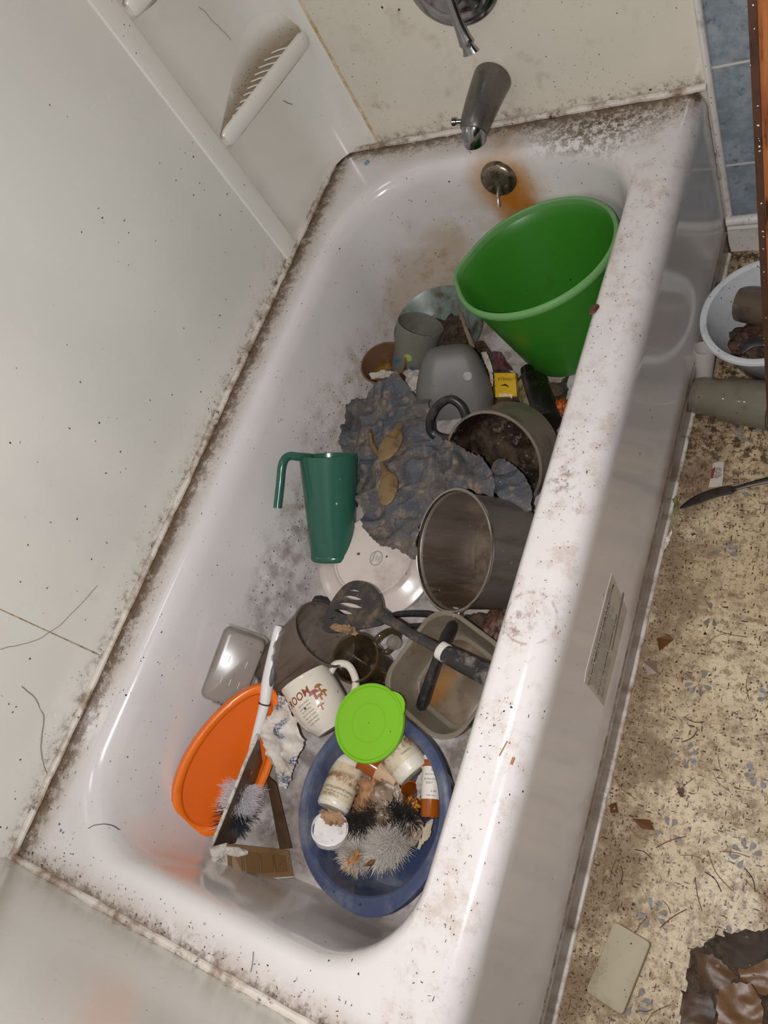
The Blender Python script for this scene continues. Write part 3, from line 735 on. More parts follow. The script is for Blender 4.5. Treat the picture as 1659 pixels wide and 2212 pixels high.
# ---- plate, upside down
rim = ((0.284,0.682,0.125),0.122,(0.115,-0.082,0.99))
PL = dirty('cream melamine', '#d0c3bb', '#8a7263', .35, 10, .25, keep=.18, speck='#4c3c33', Coat_Weight=.3)
b = rimthing('plate', 'large cream plate lying upside down under the rag and the saucepan', 'plate', rim, 0, (0.8311,0.3249,-0.4513)); r = rim[1]
g = G(); g.lathe([(r*.985, -.004), (r, -.002), (r*.99, .0015), (r*.90, .007), (r*.72, .0125), (r*.675, .0175), (r*.655, .0215), (r*.635, .0215), (r*.62, .0175), (r*.3, .0165), (.001, .0165), (.001, .011), (r*.6, .011), (r*.75, .006), (r*.95, -.003)], 96, cap0=False, cap1=False, closed=True)
g.obj('plate_body', PL, b)
ST = NT('green backstamp').out('#5d7a72', .5)
M = frame((.008, -.004, .0166), (0.3698,0.926,0.0761), (0, 0, 1)) if False else Matrix.Translation((.006, -.006, .0168)) @ Matrix.Rotation(math.radians(65), 4, 'Z')
g = G()
for q in (.0165, .0150): g.add([tuple(M @ Vector((q*s_*math.cos(PI*k/24)*.9, q*s_*math.sin(PI*k/24)*.8, .0001))) for s_ in (1, .95) for k in range(48)], [(i, (i+1) % 48, (i+1) % 48+48, i+48) for i in range(48)])
g.obj('backstamp', ST, b, 0)
for i, s_ in enumerate(('MADE IN', 'USA', 'SAFE')): text('backstamp_lettering', s_, .0055, ST, b, M @ Matrix.Translation((0, .004-.0062*i, 0)))

# ---- black turner laid over the glassware
def flatplate(name, outline, holes, thick, mat, parent, bev=.0006):
    cu = bpy.data.curves.new(name, 'CURVE'); cu.dimensions = '2D'; cu.fill_mode = 'BOTH'; cu.extrude = thick/2; cu.bevel_depth = bev
    for pl in [outline]+holes:
        sp = cu.splines.new('POLY'); sp.points.add(len(pl)-1); sp.use_cyclic_u = True
        for q, p in zip(sp.points, pl): q.co = (p[0], p[1], 0, 1)
    t = bpy.data.objects.new(name, cu); C.objects.link(t)
    me = bpy.data.meshes.new_from_object(t.evaluated_get(bpy.context.evaluated_depsgraph_get())); bpy.data.objects.remove(t)
    me.materials.clear(); me.materials.append(mat)
    o = bpy.data.objects.new(name, me); C.objects.link(o); o.parent = parent; return o
TB = dirty('greasy black nylon', '#2e2b2b', '#6b5a44', .45, 30, .42, keep=.25, speck='#847668')
o_ = Vector((0.343,0.549,0.232))
t_ = thing('slotted_turner', 'black slotted kitchen turner with a white-ringed black grip, lying across glassware', 'turner', o_)
outl = [Vector(p)-o_ for p in spline([(0.415,0.534,0.232),(0.402,0.561,0.232),(0.391,0.578,0.232),(0.372,0.592,0.232),(0.35,0.597,0.232),(0.327,0.595,0.232),(0.311,0.582,0.232),(0.301,0.559,0.232),(0.296,0.532,0.232),(0.298,0.506,0.232),(0.308,0.498,0.232),(0.327,0.499,0.232),(0.359,0.509,0.232),(0.388,0.52,0.232),(0.405,0.526,0.232)], 4)]
hl = []
for a, c, wd in [((0.321,0.579,0.232),(0.351,0.579,0.232),(0.0024,)),((0.315,0.566,0.232),(0.361,0.565,0.232),(0.0042,)),((0.31,0.552,0.232),(0.368,0.551,0.232),(0.005,)),((0.307,0.538,0.232),(0.352,0.537,0.232),(0.0046,)),((0.306,0.522,0.232),(0.333,0.521,0.232),(0.003,))]:
    a = Vector(a)-o_; c = Vector(c)-o_; u = (c-a).normalized(); v = Vector((-u.y, u.x, 0)); q = []
    for k in range(9): t = k/8; q.append(a.lerp(c, t)+v*wd[0]*math.sin(PI*t))
    for k in range(7, 0, -1): t = k/8; q.append(a.lerp(c, t)-v*wd[0]*math.sin(PI*t))
    hl.append(q)
flatplate('blade', outl, hl, .0022, TB, t_)
P_ = [Vector(p)-o_ for p in [(0.396,0.549,0.233),(0.436,0.536,0.238),(0.487,0.519,0.25),(0.556,0.5,0.265)]]
g = G(); g.tube(P_, [.013, .0085, .0080, .0085], 14, .55, up=(0, 0, 1)); g.obj('shaft', TB, t_)
P_ = [Vector(p)-o_ for p in [(0.548,0.502,0.264),(0.56,0.498,0.266)]]
g = G(); g.tube(P_, .0148, 20, .75, up=(0, 0, 1)); g.obj('white_ring', dirty('white collar', '#cfcac2', '#6c6156', .3, 60, .4), t_)
P_ = [Vector(p)-o_ for p in [(0.559,0.498,0.266),(0.571,0.495,0.268),(0.603,0.487,0.274),(0.639,0.478,0.282),(0.654,0.474,0.285),(0.657,0.473,0.286)]]
g = G(); g.tube(P_, [.0135, .0150, .0160, .0165, .0155, .010], 20, .75, up=(0, 0, 1)); g.obj('grip', dirty('scuffed black grip', '#232122', '#8f8880', .42, 45, .5, keep=.3, speck='#aaa49b'), t_)
tag(blob('food_residue', (0.345,0.508,0.237), (.025, .007, .004), dirty('tan crust', '#8f7350', '#4b3621', .5, 80, .8, bump=.5), None, .6, 3, 9), 'tan dried food crust on the edge of the black turner blade', 'food scraps')

# ---- big ribbed smoke-brown pitcher lying down
RB = plastic('smoky ribbed plastic', '#76675b', .48, '#3f3229', .4, .2, 25)
rim = ((0.297,0.498,0.215),0.063,(0.782,0.403,0.475))
pa, pb = Vector((0.18,0.417,0.15)), Vector(rim[0]); hp_ = (pb-pa).length
b = thing('drinking_pitcher', 'large ribbed smoky brown plastic pitcher lying on its side by the white brush handle', 'pitcher', pa, pb-pa, (0.5955,-0.1382,0.7914)); r = rim[1]
rb = lambda t, z, q: 1-.030*(math.cos(t*18) > .2)*(z < hp_-.02)
g = G(); g.lathe([(.001, 0)]+cyl_wall(r*.84, r, hp_, .002, .004), 108, rb); g.obj('pitcher_body', RB, b, 20)
g = G(); g.lathe([(r*.992, hp_-.006), (r*1.02, hp_-.004), (r*1.02, hp_+.001), (r*.99, hp_+.002)], 72, closed=True); g.obj('rim', RB, b)

# ---- amber glass mug
GA = NT('brown glass'); GAM = GA.out(GA.mix(GA.ss(GA.noise(30, 5), .45, .7), '#54462e', '#2e2417'), .12, Alpha=.80, Coat_Weight=.5)
rim = ((0.352,0.475,0.185),0.045,(0.06,-0.032,0.998))
b = rimthing('glass_mug', 'dark brown glass mug standing under the black turner blade', 'mug', rim, .085, (0.5039,0.8474,-0.1673)); r = rim[1]
vessel('mug_body', r*.86, r, .085, GAM, b, .004)
g = G(); g.tube(spline([(r*.90, 0, .072), (r*1.3, 0, .075), (r*1.72, 0, .060), (r*1.72, 0, .035), (r*1.3, 0, .018), (r*.84, 0, .016)], 6), .0058, 12, 1.2); g.obj('handle', GAM, b)
g = G(); g.lathe([(.001, 0), (r*.9, 0), (r*.9, .004), (.001, .006)], 40); k = g.obj('dregs', dirty('dark dregs', '#2b2015', '#5f4d33', .4, 60, .15), b); k.location = (0, 0, .022); k.scale = (.87, .87, 1)

# ---- cloudy rectangular tub, upside down at the left
RC = plastic('cloudy grey plastic', '#a39990', .55, '#6b5c50', .35, .22, 22)
b = thing('food_container', 'cloudy rectangular plastic container lying upside down above the orange tray', 'container', Vector((0.15,0.394,0.235))-Vector((.70, -.18, .69))*.036, (.70, -.18, .69), (0.0491,0.9952,0.085))
rg = []
for z, q, rd in ((0, .056, .014), (.003, .0555, .014), (.0035, .052, .013), (.015, .0505, .013), (.031, .0485, .013), (.035, .0465, .012), (.0365, .042, .010)):
    rg.append(rr(-q-.016, q+.016, -q+.010, q-.010, rd, z, 6, 4))
g = G(); g.rings(rg, cap0=False); g.rings([[(x*.975, y*.97, z-.0015) for x, y, z in q] for q in rg[1:]], cap0=False); g.obj('container_body', RC, b, 45)
RIDGE = NT('clear ridge').out('#d8d4cc', .2)
for xx in (-.030, .008):
    for k in range(3): g = G(); g.tube([(xx, -.018+.016*k, .0372), (xx+.012, -.018+.016*k, .0372)], .0007, 6); g.obj('moulded_mark', RIDGE, b)

# ---- orange oval tray
OR = dirty('orange plastic', '#d8600a', '#9c4a12', .22, 9, .35, keep=.06, speck='#7c3b10')
ORD = dirty('orange rim', '#ea7420', '#a8521c', .25, 30, .3, keep=.08, speck='#6b3412')
b = thing('serving_tray', 'bright orange oval plastic tray leaning on the tub wall beside the brown bin', 'tray', (0.1811,0.2504,0.1871), (.80, -.23, .55), Vector((0.203,0.3646,0.203))-Vector((0.1541,0.1453,0.1824)))
def egg(a, bb, z, n=72): 
    o = []
    for k in range(n):
        t = 2*PI*k/n; x = a*math.cos(t); y = bb*math.sin(t)*(1-.20*math.cos(t)); o.append((x, y, z))
    return o
a, bb = .142, .076
g = G(); g.rings([egg(a*.88, bb*.82, .0005), egg(a*.85, bb*.78, -.004), egg(a*.5, bb*.5, -.0045), egg(.002, .002, -.0045)], cap0=False); g.rings([egg(a*.88, bb*.82, -.006), egg(.002, .002, -.0065)], cap0=False); g.obj('tray_floor', OR, b, 40)
g = G(); g.rings([egg(a*.875, bb*.815, -.006), egg(a*.97, bb*.95, -.014), egg(a, bb, -.012), egg(a, bb, -.002), egg(a*.985, bb*.975, .003), egg(a*.95, bb*.93, .0045), egg(a*.90, bb*.86, .003), egg(a*.875, bb*.815, 0)], closed=True); g.obj('tray_rim', ORD, b, 40)

# ---- brush with a white handle
WH = dirty('white brush handle', '#dedcda', '#8e8a86', .2, 25, .3, keep=.05)
hp = [Vector(p) for p in [(0.21,0.488,0.235),(0.211,0.462,0.228),(0.211,0.426,0.218),(0.21,0.387,0.205),(0.212,0.356,0.196),(0.207,0.316,0.182),(0.202,0.261,0.165),(0.195,0.178,0.142)]]
br = thing('scrub_brush', 'long white brush with a grey thumb grip, its bristle head under the brown bin', 'brush', hp[-1])
q0 = hp[-1]; hp = [p-q0 for p in hp]
g = G(); g.tube(spline(hp, 4), [.0055, .0078, .0088, .0092, .0095, .0097, .010, .0103, .0107, .0110, .0112, .0113, .0112, .0108, .0105, .010, .0094, .009, .0086, .0083, .008, .0077, .0074, .007, .0067, .0065, .0064, .0063, .0062], 18); g.obj('handle', WH, br)
vw = Vector((0.6211,-0.1155,0.7751)); rt = Vector((0.7576,0.3416,-0.5562))
g = G(); gp = [hp[2].lerp(hp[3], t)+vw*.006+rt*.0042 for t in (-.25, 0, .35, .7, 1.0, 1.15)]; g.tube(gp, [.001, .0055, .0075, .0075, .0055, .001], 14, .8); g.obj('thumb_grip', NT('grey rubber').out('#5b5a5c', .5), br)
g = G(); q = hp[4]; ax_ = (hp[5]-hp[4]).normalized(); g.tube([q-ax_*.0012, q+ax_*.0012], .0110, 20); g.obj('dark_ring', NT('dark ring').out('#2f2e30', .4), br)
axd = (hp[-1]-hp[-2]).normalized(); pts = []; dk = []
u = axd.orthogonal().normalized(); v = axd.cross(u)
for i in range(2600):
    t = R.uniform(-.014, .052); a = R.uniform(0, 2*PI); d = u*math.cos(a)+v*math.sin(a); L_ = .031+.006*R.random()
    (pts if t < .032 else dk).append((hp[-1]-axd*.030+axd*t, d+axd*R.uniform(-.12, .12)+(axd*.6 if t > .044 else Vector()), L_))
o = bristles('bristles', pts, NT('white bristle').out('#e2dee2', .5), br, .00055); 
o = bristles('dark_bristles', dk[:420], NT('dark bristle').out('#343a42', .5), br, .0009)

# ---- broken brown bin: side walls with whitish dirty edges
def bin_mat():
    n = NT('brown translucent bin')
    c = n.mix(n.ss(n.noise(25, 6), .4, .7), '#5c4735', '#453528'); c = n.mix(n.mul(n.specks(60, .3, .2), .6), c, '#a79b8c')
    return n.out(c, .3, Alpha=.93)
BIN = bin_mat(); BINW = dirty('whitish edge', '#c9c2b8', '#57473a', .55, 45, .6, keep=.4)
def quadslab(g, q, t, k=0):
    q = [Vector(p) for p in q]; n = (q[1]-q[0]).cross(q[3]-q[0]).normalized()*t
    g.add([tuple(p) for p in q]+[tuple(p+n) for p in q], [(0, 1, 2, 3), (7, 6, 5, 4), (0, 4, 5, 1), (1, 5, 6, 2), (2, 6, 7, 3), (3, 7, 4, 0)], k)
bi = thing('storage_bin', 'broken brown see-through plastic bin with dirty white edges, left of the blue basin', 'bin', (0.184,0.116,0.075)); bo = Vector(bi.location)
def rel(ps): return [Vector(p)-bo for p in ps]
g = G(); quadslab(g, rel([(0.23,0.302,0.205),(0.211,0.108,0.19),(0.192,0.121,0.105),(0.204,0.246,0.11)]), -.003); g.obj('side_wall', BIN, bi, 0)
g = G(); quadslab(g, rel([(0.219,0.121,0.165),(0.289,0.143,0.085),(0.313,0.108,0.078),(0.237,0.068,0.15)]), -.003)
quadslab(g, rel([(0.235,0.116,0.166),(0.245,0.12,0.155),(0.261,0.089,0.15),(0.251,0.083,0.16)]), .004); g.obj('end_wall', dirty('amber see-through end', '#7a5c3a', '#5a432c', .3, 20, .25, keep=.1, Alpha=.9), bi, 0)
g = G()
for k in range(3):
    quadslab(g, [p for p in rel([(0.252,0.12,0.15),(0.266,0.125,0.134),(0.281,0.097,0.13),(0.269,0.09,0.145)])] if k == 0 else (rel([(0.269,0.125,0.131),(0.282,0.13,0.117),(0.296,0.105,0.114),(0.284,0.098,0.128)]) if k == 1 else rel([(0.284,0.13,0.114),(0.297,0.134,0.1),(0.31,0.113,0.097),(0.299,0.106,0.111)])), .0035)
g.obj('pressed_ribs', dirty('amber ribs', '#6e5334', '#4f3b26', .3, 30, .2, Alpha=.9), bi, 0)
g = G(); quadslab(g, rel([(0.209,0.247,0.112),(0.239,0.239,0.118),(0.304,0.149,0.098),(0.277,0.14,0.088)]), -.003); g.obj('far_wall', BIN, bi, 0)
g = G(); g.tube(rel([(0.231,0.303,0.206),(0.224,0.252,0.202),(0.218,0.183,0.196),(0.211,0.108,0.19)]), .0032, 8); quadslab(g, rel([(0.208,0.108,0.19),(0.221,0.123,0.166),(0.241,0.074,0.156),(0.233,0.064,0.168)]), .005)
g.tube(rel([(0.231,0.064,0.168),(0.261,0.08,0.122),(0.313,0.108,0.078)]), .0020, 8)
g.tube(rel([(0.228,0.112,0.168),(0.245,0.116,0.158),(0.256,0.12,0.148)]), [.007, .008, .003], 10, .7); g.obj('white_edge', BINW, bi, 30)

# ---- paper towel with a blue flower print
def towel_mat():
    n = NT('printed paper towel')
    wv = n.m('SINE', n.mul(n.dist((.215, .335, .17)), 420.0)); v = n.vor(260)
    dots = n.m('LESS_THAN', v.outputs['Distance'], .52)
    reg = n.mx(n.ss(n.dist((0.257,0.326,0.185)), .020, .017), n.mx(n.ss(n.dist((0.255,0.244,0.12)), .024, .018), n.mx(n.ss(n.dist((0.236,0.371,0.185)), .020, .016), n.ss(n.dist((0.29,0.276,0.15)), .018, .014))))
    pat = n.mul(reg, dots, n.ss(n.noise(90, 3), .4, .5))
    c = n.mix(n.ss(n.noise(18, 6, .7), .45, .75), '#d2cbc2', '#a08b74'); c = n.mix(n.m('MULTIPLY', pat, .95), c, '#3f5f92')
    c = n.mix(n.mul(n.ss(n.dist((0.252,0.32,0.185)), .011, .009), .8), c, '#5d7077')
    return n.out(c, .8)
cloth('paper_towel', [(0.222,0.378,0.185),(0.242,0.38,0.19),(0.275,0.355,0.2),(0.287,0.346,0.19),(0.3,0.326,0.18),(0.31,0.316,0.17),(0.29,0.288,0.15),(0.275,0.262,0.13),(0.262,0.236,0.11),(0.246,0.235,0.11),(0.234,0.256,0.135),(0.222,0.281,0.155),(0.209,0.306,0.175),(0.2,0.322,0.18),(0.221,0.34,0.185)], towel_mat(), 'crumpled white paper towel printed with blue flowers, between bin and mug', 'paper towel', inner=[(0.265,0.326,0.2),(0.276,0.285,0.18),(0.262,0.258,0.14)], res=.0028, fold=.024, fr=22, seed=5, thick=.0008)

# ---- mug with the mushroom picture
MG = dirty('cream stoneware', '#d5cdbf', '#8b7a62', .25, 14, .18, keep=.15, speck='#3e342b', Coat_Weight=.4)
mn_ = Vector((-0.594,0.6421,0.4846))*.985 + Vector((0.5663,-0.094,0.8188))*(-.12)
b = thing('mug', 'cream coffee mug with red-brown lettering and a mushroom picture, tipped by the blue basin', 'mug', Vector((0.323,0.381,0.195))-mn_*.048, mn_, (0.5663,-0.094,0.8188))
r = .046; mp = [(r*.50, 0), (r*.62, .001), (r*.70, .008), (r*.90, .022), (r*1.0, .042), (r*1.0, .065), (r*.97, .090), (r*.985, .098), (r*.97, .100), (r*.93, .098), (r*.92, .065), (r*.92, .042), (r*.8, .022), (r*.55, .010), (.001, .009)]
g = G(); g.lathe([(.001, .001)]+mp, 64); g.obj('mug_body', MG, b, 50)
g = G(); ang = .95*PI/2; hh = spline([(r*.92, 0, .085), (r*1.25, 0, .092), (r*1.62, 0, .080), (r*1.62, 0, .055), (r*1.35, 0, .036), (r*.95, 0, .030)], 6); g.tube([Matrix.Rotation(ang, 3, 'Z') @ p for p in hh], .0062, 14, 1.1); g.obj('handle', MG, b)
def mugr(z):
    for (r0, z0), (r1, z1) in zip(mp, mp[1:]):
        if z0 <= z <= z1: return r0+(r1-r0)*(z-z0)/(z1-z0)
    return r
RED = NT('red-brown print').out('#7c3d1c', .4); BRP = NT('tan print').out('#96663a', .4)
text('lettering', 'ROOM', .019, RED, b, wrap=mugr, a0=-.62, z0=.064, slant=.1, xs=.9, bold=.0003)
for i in range(7): text('small_print', ('with our thanks', 'and best wishes', 'to you always', 'from the kitchen')[i % 4], .0052, NT('brown small print').out('#6b4a38', .5) if i == 0 else bpy.data.materials['brown small print'], b, wrap=mugr, a0=-.52, z0=.056-.0058*i, slant=.1, xs=.75)
def shroom(a0, z0, s_, mat):
    patch('mushroom_stalk', mat, b, mugr, a0, z0, [(-.15*s_, -.5*s_), (.15*s_, -.5*s_), (.12*s_, .1*s_), (-.12*s_, .1*s_)], .0005)
    patch('mushroom_cap', mat, b, mugr, a0, z0+.15*s_, [(.55*s_*math.cos(PI*k/10), .42*s_*math.sin(PI*k/10)-.05*s_) for k in range(11)], .0006)
shroom(.02, .060, .017, NT('dusky red print').out('#8a3a30', .4)); shroom(.27, .067, .013, BRP); shroom(.36, .055, .012, BRP); shroom(.17, .052, .011, BRP); shroom(.03, .038, .012, BRP)

# ---- rounded square see-through container with brown film
SQ = plastic('clear film-covered plastic', '#857b6a', .62, '#5e4b36', .5, .2, 16)
sqb = ((0.534,0.481,0.205),0.074,(0.029,-0.075,0.997))
b = rimthing('food_container', 'rounded square clear container with a brown film, the black handle dipping into it', 'container', sqb, .070, (0.3881,0.9215,-0.0131))
ha, hb = .089, .084
rg = [rr(-ha*q-e, ha*q+e, -hb*q-e, hb*q+e, 0.048*q, z, 8, 4) for z, q, e in ((.0, .74, 0), (.002, .78, 0), (.012, .82, 0), (.060, .93, 0), (.063, .95, 0), (.064, .99, .001), (.069, 1.0, .001), (.070, .99, 0), (.068, .93, 0), (.060, .91, 0), (.014, .80, 0), (.006, .76, 0), (.004, .70, 0))]
g = G(); g.rings(rg, cap0=True, cap1=True); g.obj('container_body', SQ, b, 45)
FILM = dirty('brown dried film', '#6f6355', '#94876f', .5, 30, .4, keep=.2)
n = NT('orange-brown film'); cc = n.mix(n.ss(n.noise(18, 6), .35, .6), '#7b6a56', '#5d4f40'); cc = n.mix(n.mul(n.ss(n.dist((-.030, .020, 0), (1.0, 2.6, 0)), .07, .01), .8), cc, '#8f6124'); 
g = G(); g.rings([rr(-.060, .060, -.056, .056, .028, .0052, 8, 4), rr(-.056, .056, -.052, .052, .026, .0075, 8, 4)]); g.obj('dried_film', n.out(cc, .35), b, 30)

# ---- lime lid on the blue basin
LM = dirty('lime plastic', '#76b51a', '#6b7c20', .12, 14, .35, keep=.05, speck='#4b4a1c')
lr = ((0.449,0.371,0.232),0.062,(0.001,-0.111,0.994))
b = thing('container_lid', 'round lime green plastic lid with finger tab, over the edge of the blue basin', 'lid', lr[0], lr[2], (0.8268,0.3242,-0.4598))
r = lr[1]; g = G(); g.lathe([(r*.97, -.006), (r, -.005), (r*1.0, .001), (r*.975, .0025), (r*.93, .0025), (r*.915, .0005), (r*.90, -.0005), (r*.50, -.0005), (r*.495, -.0011), (r*.48, -.0011), (r*.475, -.0005), (.001, -.0005), (.001, -.002), (r*.93, -.002), (r*.96, -.006)], 80, closed=True, cap0=False, cap1=False); g.obj('lid_body', LM, b, 30)
g = G(); tb = []
for k in range(9): 
    a = -.95+.75*k/8*1.0; tb.append(((r*.985+.009*math.sin(PI*k/8))*math.cos(a), (r*.985+.009*math.sin(PI*k/8))*math.sin(a)))
for dz in (.0006,):
    vs = [(x, y, dz) for x, y in tb]+[(x, y, dz-.002) for x, y in tb]; g.add(vs, [tuple(range(9)), tuple(range(17, 8, -1))]+[(i, (i+1) % 9, (i+1) % 9+9, i+9) for i in range(9)])
k = g.obj('tab', LM, b, 0); k.rotation_euler = (0, 0, 1.05)
# ---- blue basin
BB = dirty('blue plastic', '#38425f', '#666a74', .50, 14, .3, keep=.15, speck='#1d2233', Coat_Weight=.15)
bas = ((0.486,0.253,0.21),0.138,(-0.028,-0.028,0.999))
b = rimthing('basin', 'oval blue plastic basin with wide rim full of pill bottles and a fluffy toy brush', 'basin', bas, .105, (0.4049,-0.8856,-0.2276)); r = bas[1]; h = .105
def ov(t, z, q):
    k = max(0, (z-.085)/.02); return (1+.030*math.cos(2*t)) * (1 + k*(.085*math.exp(-(((t+PI) % (2*PI)-PI)/.40)**2) + .085*math.exp(-((t-PI)/.40)**2)) * (1 if q > r*.93 else 0))
g = G(); g.lathe([(.001, 0), (r*.70, 0), (r*.78, .004), (r*.87, h*.80), (r*.885, h*.93), (r*.90, h*.955), (r*.975, h*.90), (r*.995, h*.90), (r*1.0, h*.93), (r*.985, h*.975), (r*.93, h*1.0), (r*.88, h*1.0), (r*.855, h*.965), (r*.845, h*.86), (r*.82, h*.60), (r*.76, .014), (r*.72, .006), (r*.68, .004), (.001, .004)], 96, ov); g.obj('basin_body', BB, b, 30)

# ================================================================ THINGS IN THE BLUE BASIN
WB = dirty('stained white bottle', '#d9d3c2', '#8a5f35', .30, 32, .35, keep=.15, speck='#50331c')
WBP = dirty('plain white bottle', '#dcd9d2', '#a08565', .15, 32, .3, keep=.1)
n = NT('stained pill label'); q_ = n.noise(45, 6, .7)
c_ = n.mix(n.ss(n.noise(18, 5, .6), .45, .7), '#cfc3a8', '#b89a78'); st_ = n.mul(n.ss(n.z, .034, .042), n.ss(n.z, .060, .050))
c_ = n.mix(n.mul(st_, n.ss(q_, .40, .56), .9), c_, '#7d5026'); c_ = n.mix(n.mul(n.specks(200, .35, .4), n.ss(q_, .45, .6)), c_, '#3f2613')
LBL = n.out(c_, .5)
def bottle(name, label, base, n, xd, r, hb, neck, hn, mat, lab, lines, cat='pill bottle', threads=True):
    b = thing(name, label, cat, base, n, xd)
    g = G(); g.lathe([(.001, 0), (r*.88, 0), (r*.98, .003), (r, .008), (r, hb-.010), (r*.95, hb-.003), (r*.80, hb+.003), (neck, hb+.005), (neck, hb+hn), (neck-.0015, hb+hn), (neck-.0015, hb), (.001, hb)], 56); g.obj('bottle_body', mat, b, 40)
    if threads:
        g = G()
        for k in range(3): g.lathe([(neck, hb+.006+.0042*k), (neck+.0012, hb+.0072+.0042*k), (neck, hb+.0085+.0042*k)], 40, closed=True)
        g.obj('screw_thread', mat, b)
    if lab:
        g = G(); z0, z1 = lab; sg = 48
        vs = [((r+.0003)*math.cos(-1.9+3.8*k/sg), (r+.0003)*math.sin(-1.9+3.8*k/sg), z) for z in (z0, z1) for k in range(sg+1)]
        g.add(vs, [(k, k+1, sg+k+2, sg+k+1) for k in range(sg)]); g.obj('paper_label', LBL, b, 60)
        for s_, z, sz, a0 in lines: text('lettering', s_, sz, INK, b, wrap=r, a0=a0, z0=z, off=.0006, xs=.9)
    return b
bn = Vector((0.0401,0.9991,-0.0123))*.97+Vector((0.5197,-0.0103,0.8543))*(-.22)
bottle('pill_bottle', 'open white pill bottle with a brown-stained label, above the white cap', Vector((0.399,0.231,0.17)), bn, (0.5197,-0.0103,0.8543), .0275, .084, .0175, .018, WB, (.012, .070),
       [('DEXTROAMPHETAMINE', .026, .0058, -.05), ('tablet 20 mg take by mouth', .0205, .0042, -.1), ('NO REFILLS', .0145, .0062, -.45)])
# loose white cap
cr = ((0.412,0.203,0.18),0.03,(0.259,0.451,0.854))
b = thing('bottle_cap', 'loose white ribbed bottle cap smeared with brown, lying in the blue basin', 'cap', Vector(cr[0])-Vector(cr[2])*.012, cr[2], (0.5171,0.0333,0.8553))
r = cr[1]; CAPM = dirty('smeared white cap', '#e4e1df', '#a37b5b', .30, 45, .4, keep=.1)
g = G(); g.lathe([(.001, 0), (r*.96, 0), (r, .002), (r, .014), (r*.93, .0155), (r*.90, .013), (r*.88, .010), (.001, .0095)], 60, lambda t, z, q: 1-.012*(math.cos(t*14) > .75)*(z < .0145)*(q > r*.95)); g.obj('cap_body', CAPM, b, 25)
tag(blob('food_residue', (0.414,0.22,0.186), (.020, .009, .004), dirty('brown smear', '#a68363', '#5f4128', .5, 60, .7, bump=.4), None, .7, 3, 12), 'brown dried smear on the rim of the loose white cap', 'food scraps')
# big white bottle
bn = Vector((-0.7322,0.5329,0.4242))*.98+Vector((0.4625,-0.0681,0.884))*(-.15)
bottle('pill_bottle', 'large white pill bottle with stained label, half under the lime green lid', Vector((0.519,0.323,0.165)), bn, (0.4625,-0.0681,0.884), .0305, .088, .020, .018, WB, (.020, .078),
       [('NO REFILLS', .068, .0055, .3), ('AMPHETAMINE SALTS', .060, .0055, .1), ('take one tablet by mouth', .053, .0040, .1), ('MORNING AND NOON', .046, .0045, .1), ('PHARMACY', .030, .0045, .4)])
# amber vials
VA = NT('amber vial plastic').out('#9a4c06', .18, Alpha=.88, Coat_Weight=.4); VI = NT('amber vial lip').out('#b5680f', .2, Alpha=.92)
WL = dirty('vial label', '#d6cfc6', '#a08870', .2, 40, .5, keep=.05)
def vial(label, base, n, xd, r, h, lab, lines, labmat, cap=False):
    b = thing('pill_vial', label, 'pill vial', base, n, xd)
    g = G(); g.lathe([(.001, 0), (r*.9, 0), (r, .003), (r, h), (r*1.07, h+.0005), (r*1.07, h+.004), (r*.92, h+.004), (r*.92, h), (r*.92, .004), (.001, .003)], 48); g.obj('vial_body', VA, b, 40)
    if lab:
        z0, z1, a0, a1 = lab; sg = 40
        vs = [((r+.0003)*math.cos(a0+(a1-a0)*k/sg), (r+.0003)*math.sin(a0+(a1-a0)*k/sg), z) for z in (z0, z1) for k in range(sg+1)]
        g = G(); g.add(vs, [(k, k+1, sg+k+2, sg+k+1) for k in range(sg)]); g.obj('paper_label', labmat, b, 60)
        for s_, z, sz, aa in lines: text('lettering', s_, sz, INK, b, wrap=r, a0=aa, z0=z, off=.0006, xs=.85)
    return b
bn = Vector((-0.2239,0.9627,0.1518))*.985+Vector((0.4303,-0.0421,0.9017))*(-.10)
vial('amber pill vial with white printed label, along the right inner side of the blue basin', Vector((0.563,0.269,0.16)), bn, (0.4303,-0.0421,0.9017), .0148, .080, (.026, .074, -1.5, 1.5), [('X10', .0665, .0062, .2), ('take one tablet', .0610, .0040, 0), ('BY MOUTH', .0535, .0042, -.15), ('DAILY', .0480, .0046, -.2), ('# 180', .0360, .0042, .25), ('refills none', .0300, .0036, 0)], WL)
vr = ((0.514,0.296,0.155),0.017,(-0.038,0.143,0.989))
vial('open empty amber pill vial, its mouth toward the camera, beside the labelled vial', Vector(vr[0])-Vector(vr[2])*.050, vr[2], (0.451,-0.0348,0.8918), vr[1]*.95, .046, None, [], None)
bn = Vector((-0.8526,0.2058,0.4804))*.97+Vector((0.482,-0.0453,0.875))*(-.1)
vial('amber pill vial with a tan label lying below the lime green lid', Vector((0.489,0.304,0.15)), bn, (0.482,-0.0453,0.875), .0165, .068, (.004, .040, -2.2, 2.2), [], dirty('tan label', '#b89a7c', '#8c6a48', .3, 30, .6))
g = G(); g.lathe([(.001, 0), (.0165, 0), (.0172, .0015), (.0165, .0028), (.001, .0028)], 40); k = g.obj('jar_lid', WBP); tag(k, 'white flat round lid behind the labelled amber vial', 'lid'); k.location = (0.543,0.345,0.172); k.rotation_euler = (.1, -.2, 0)
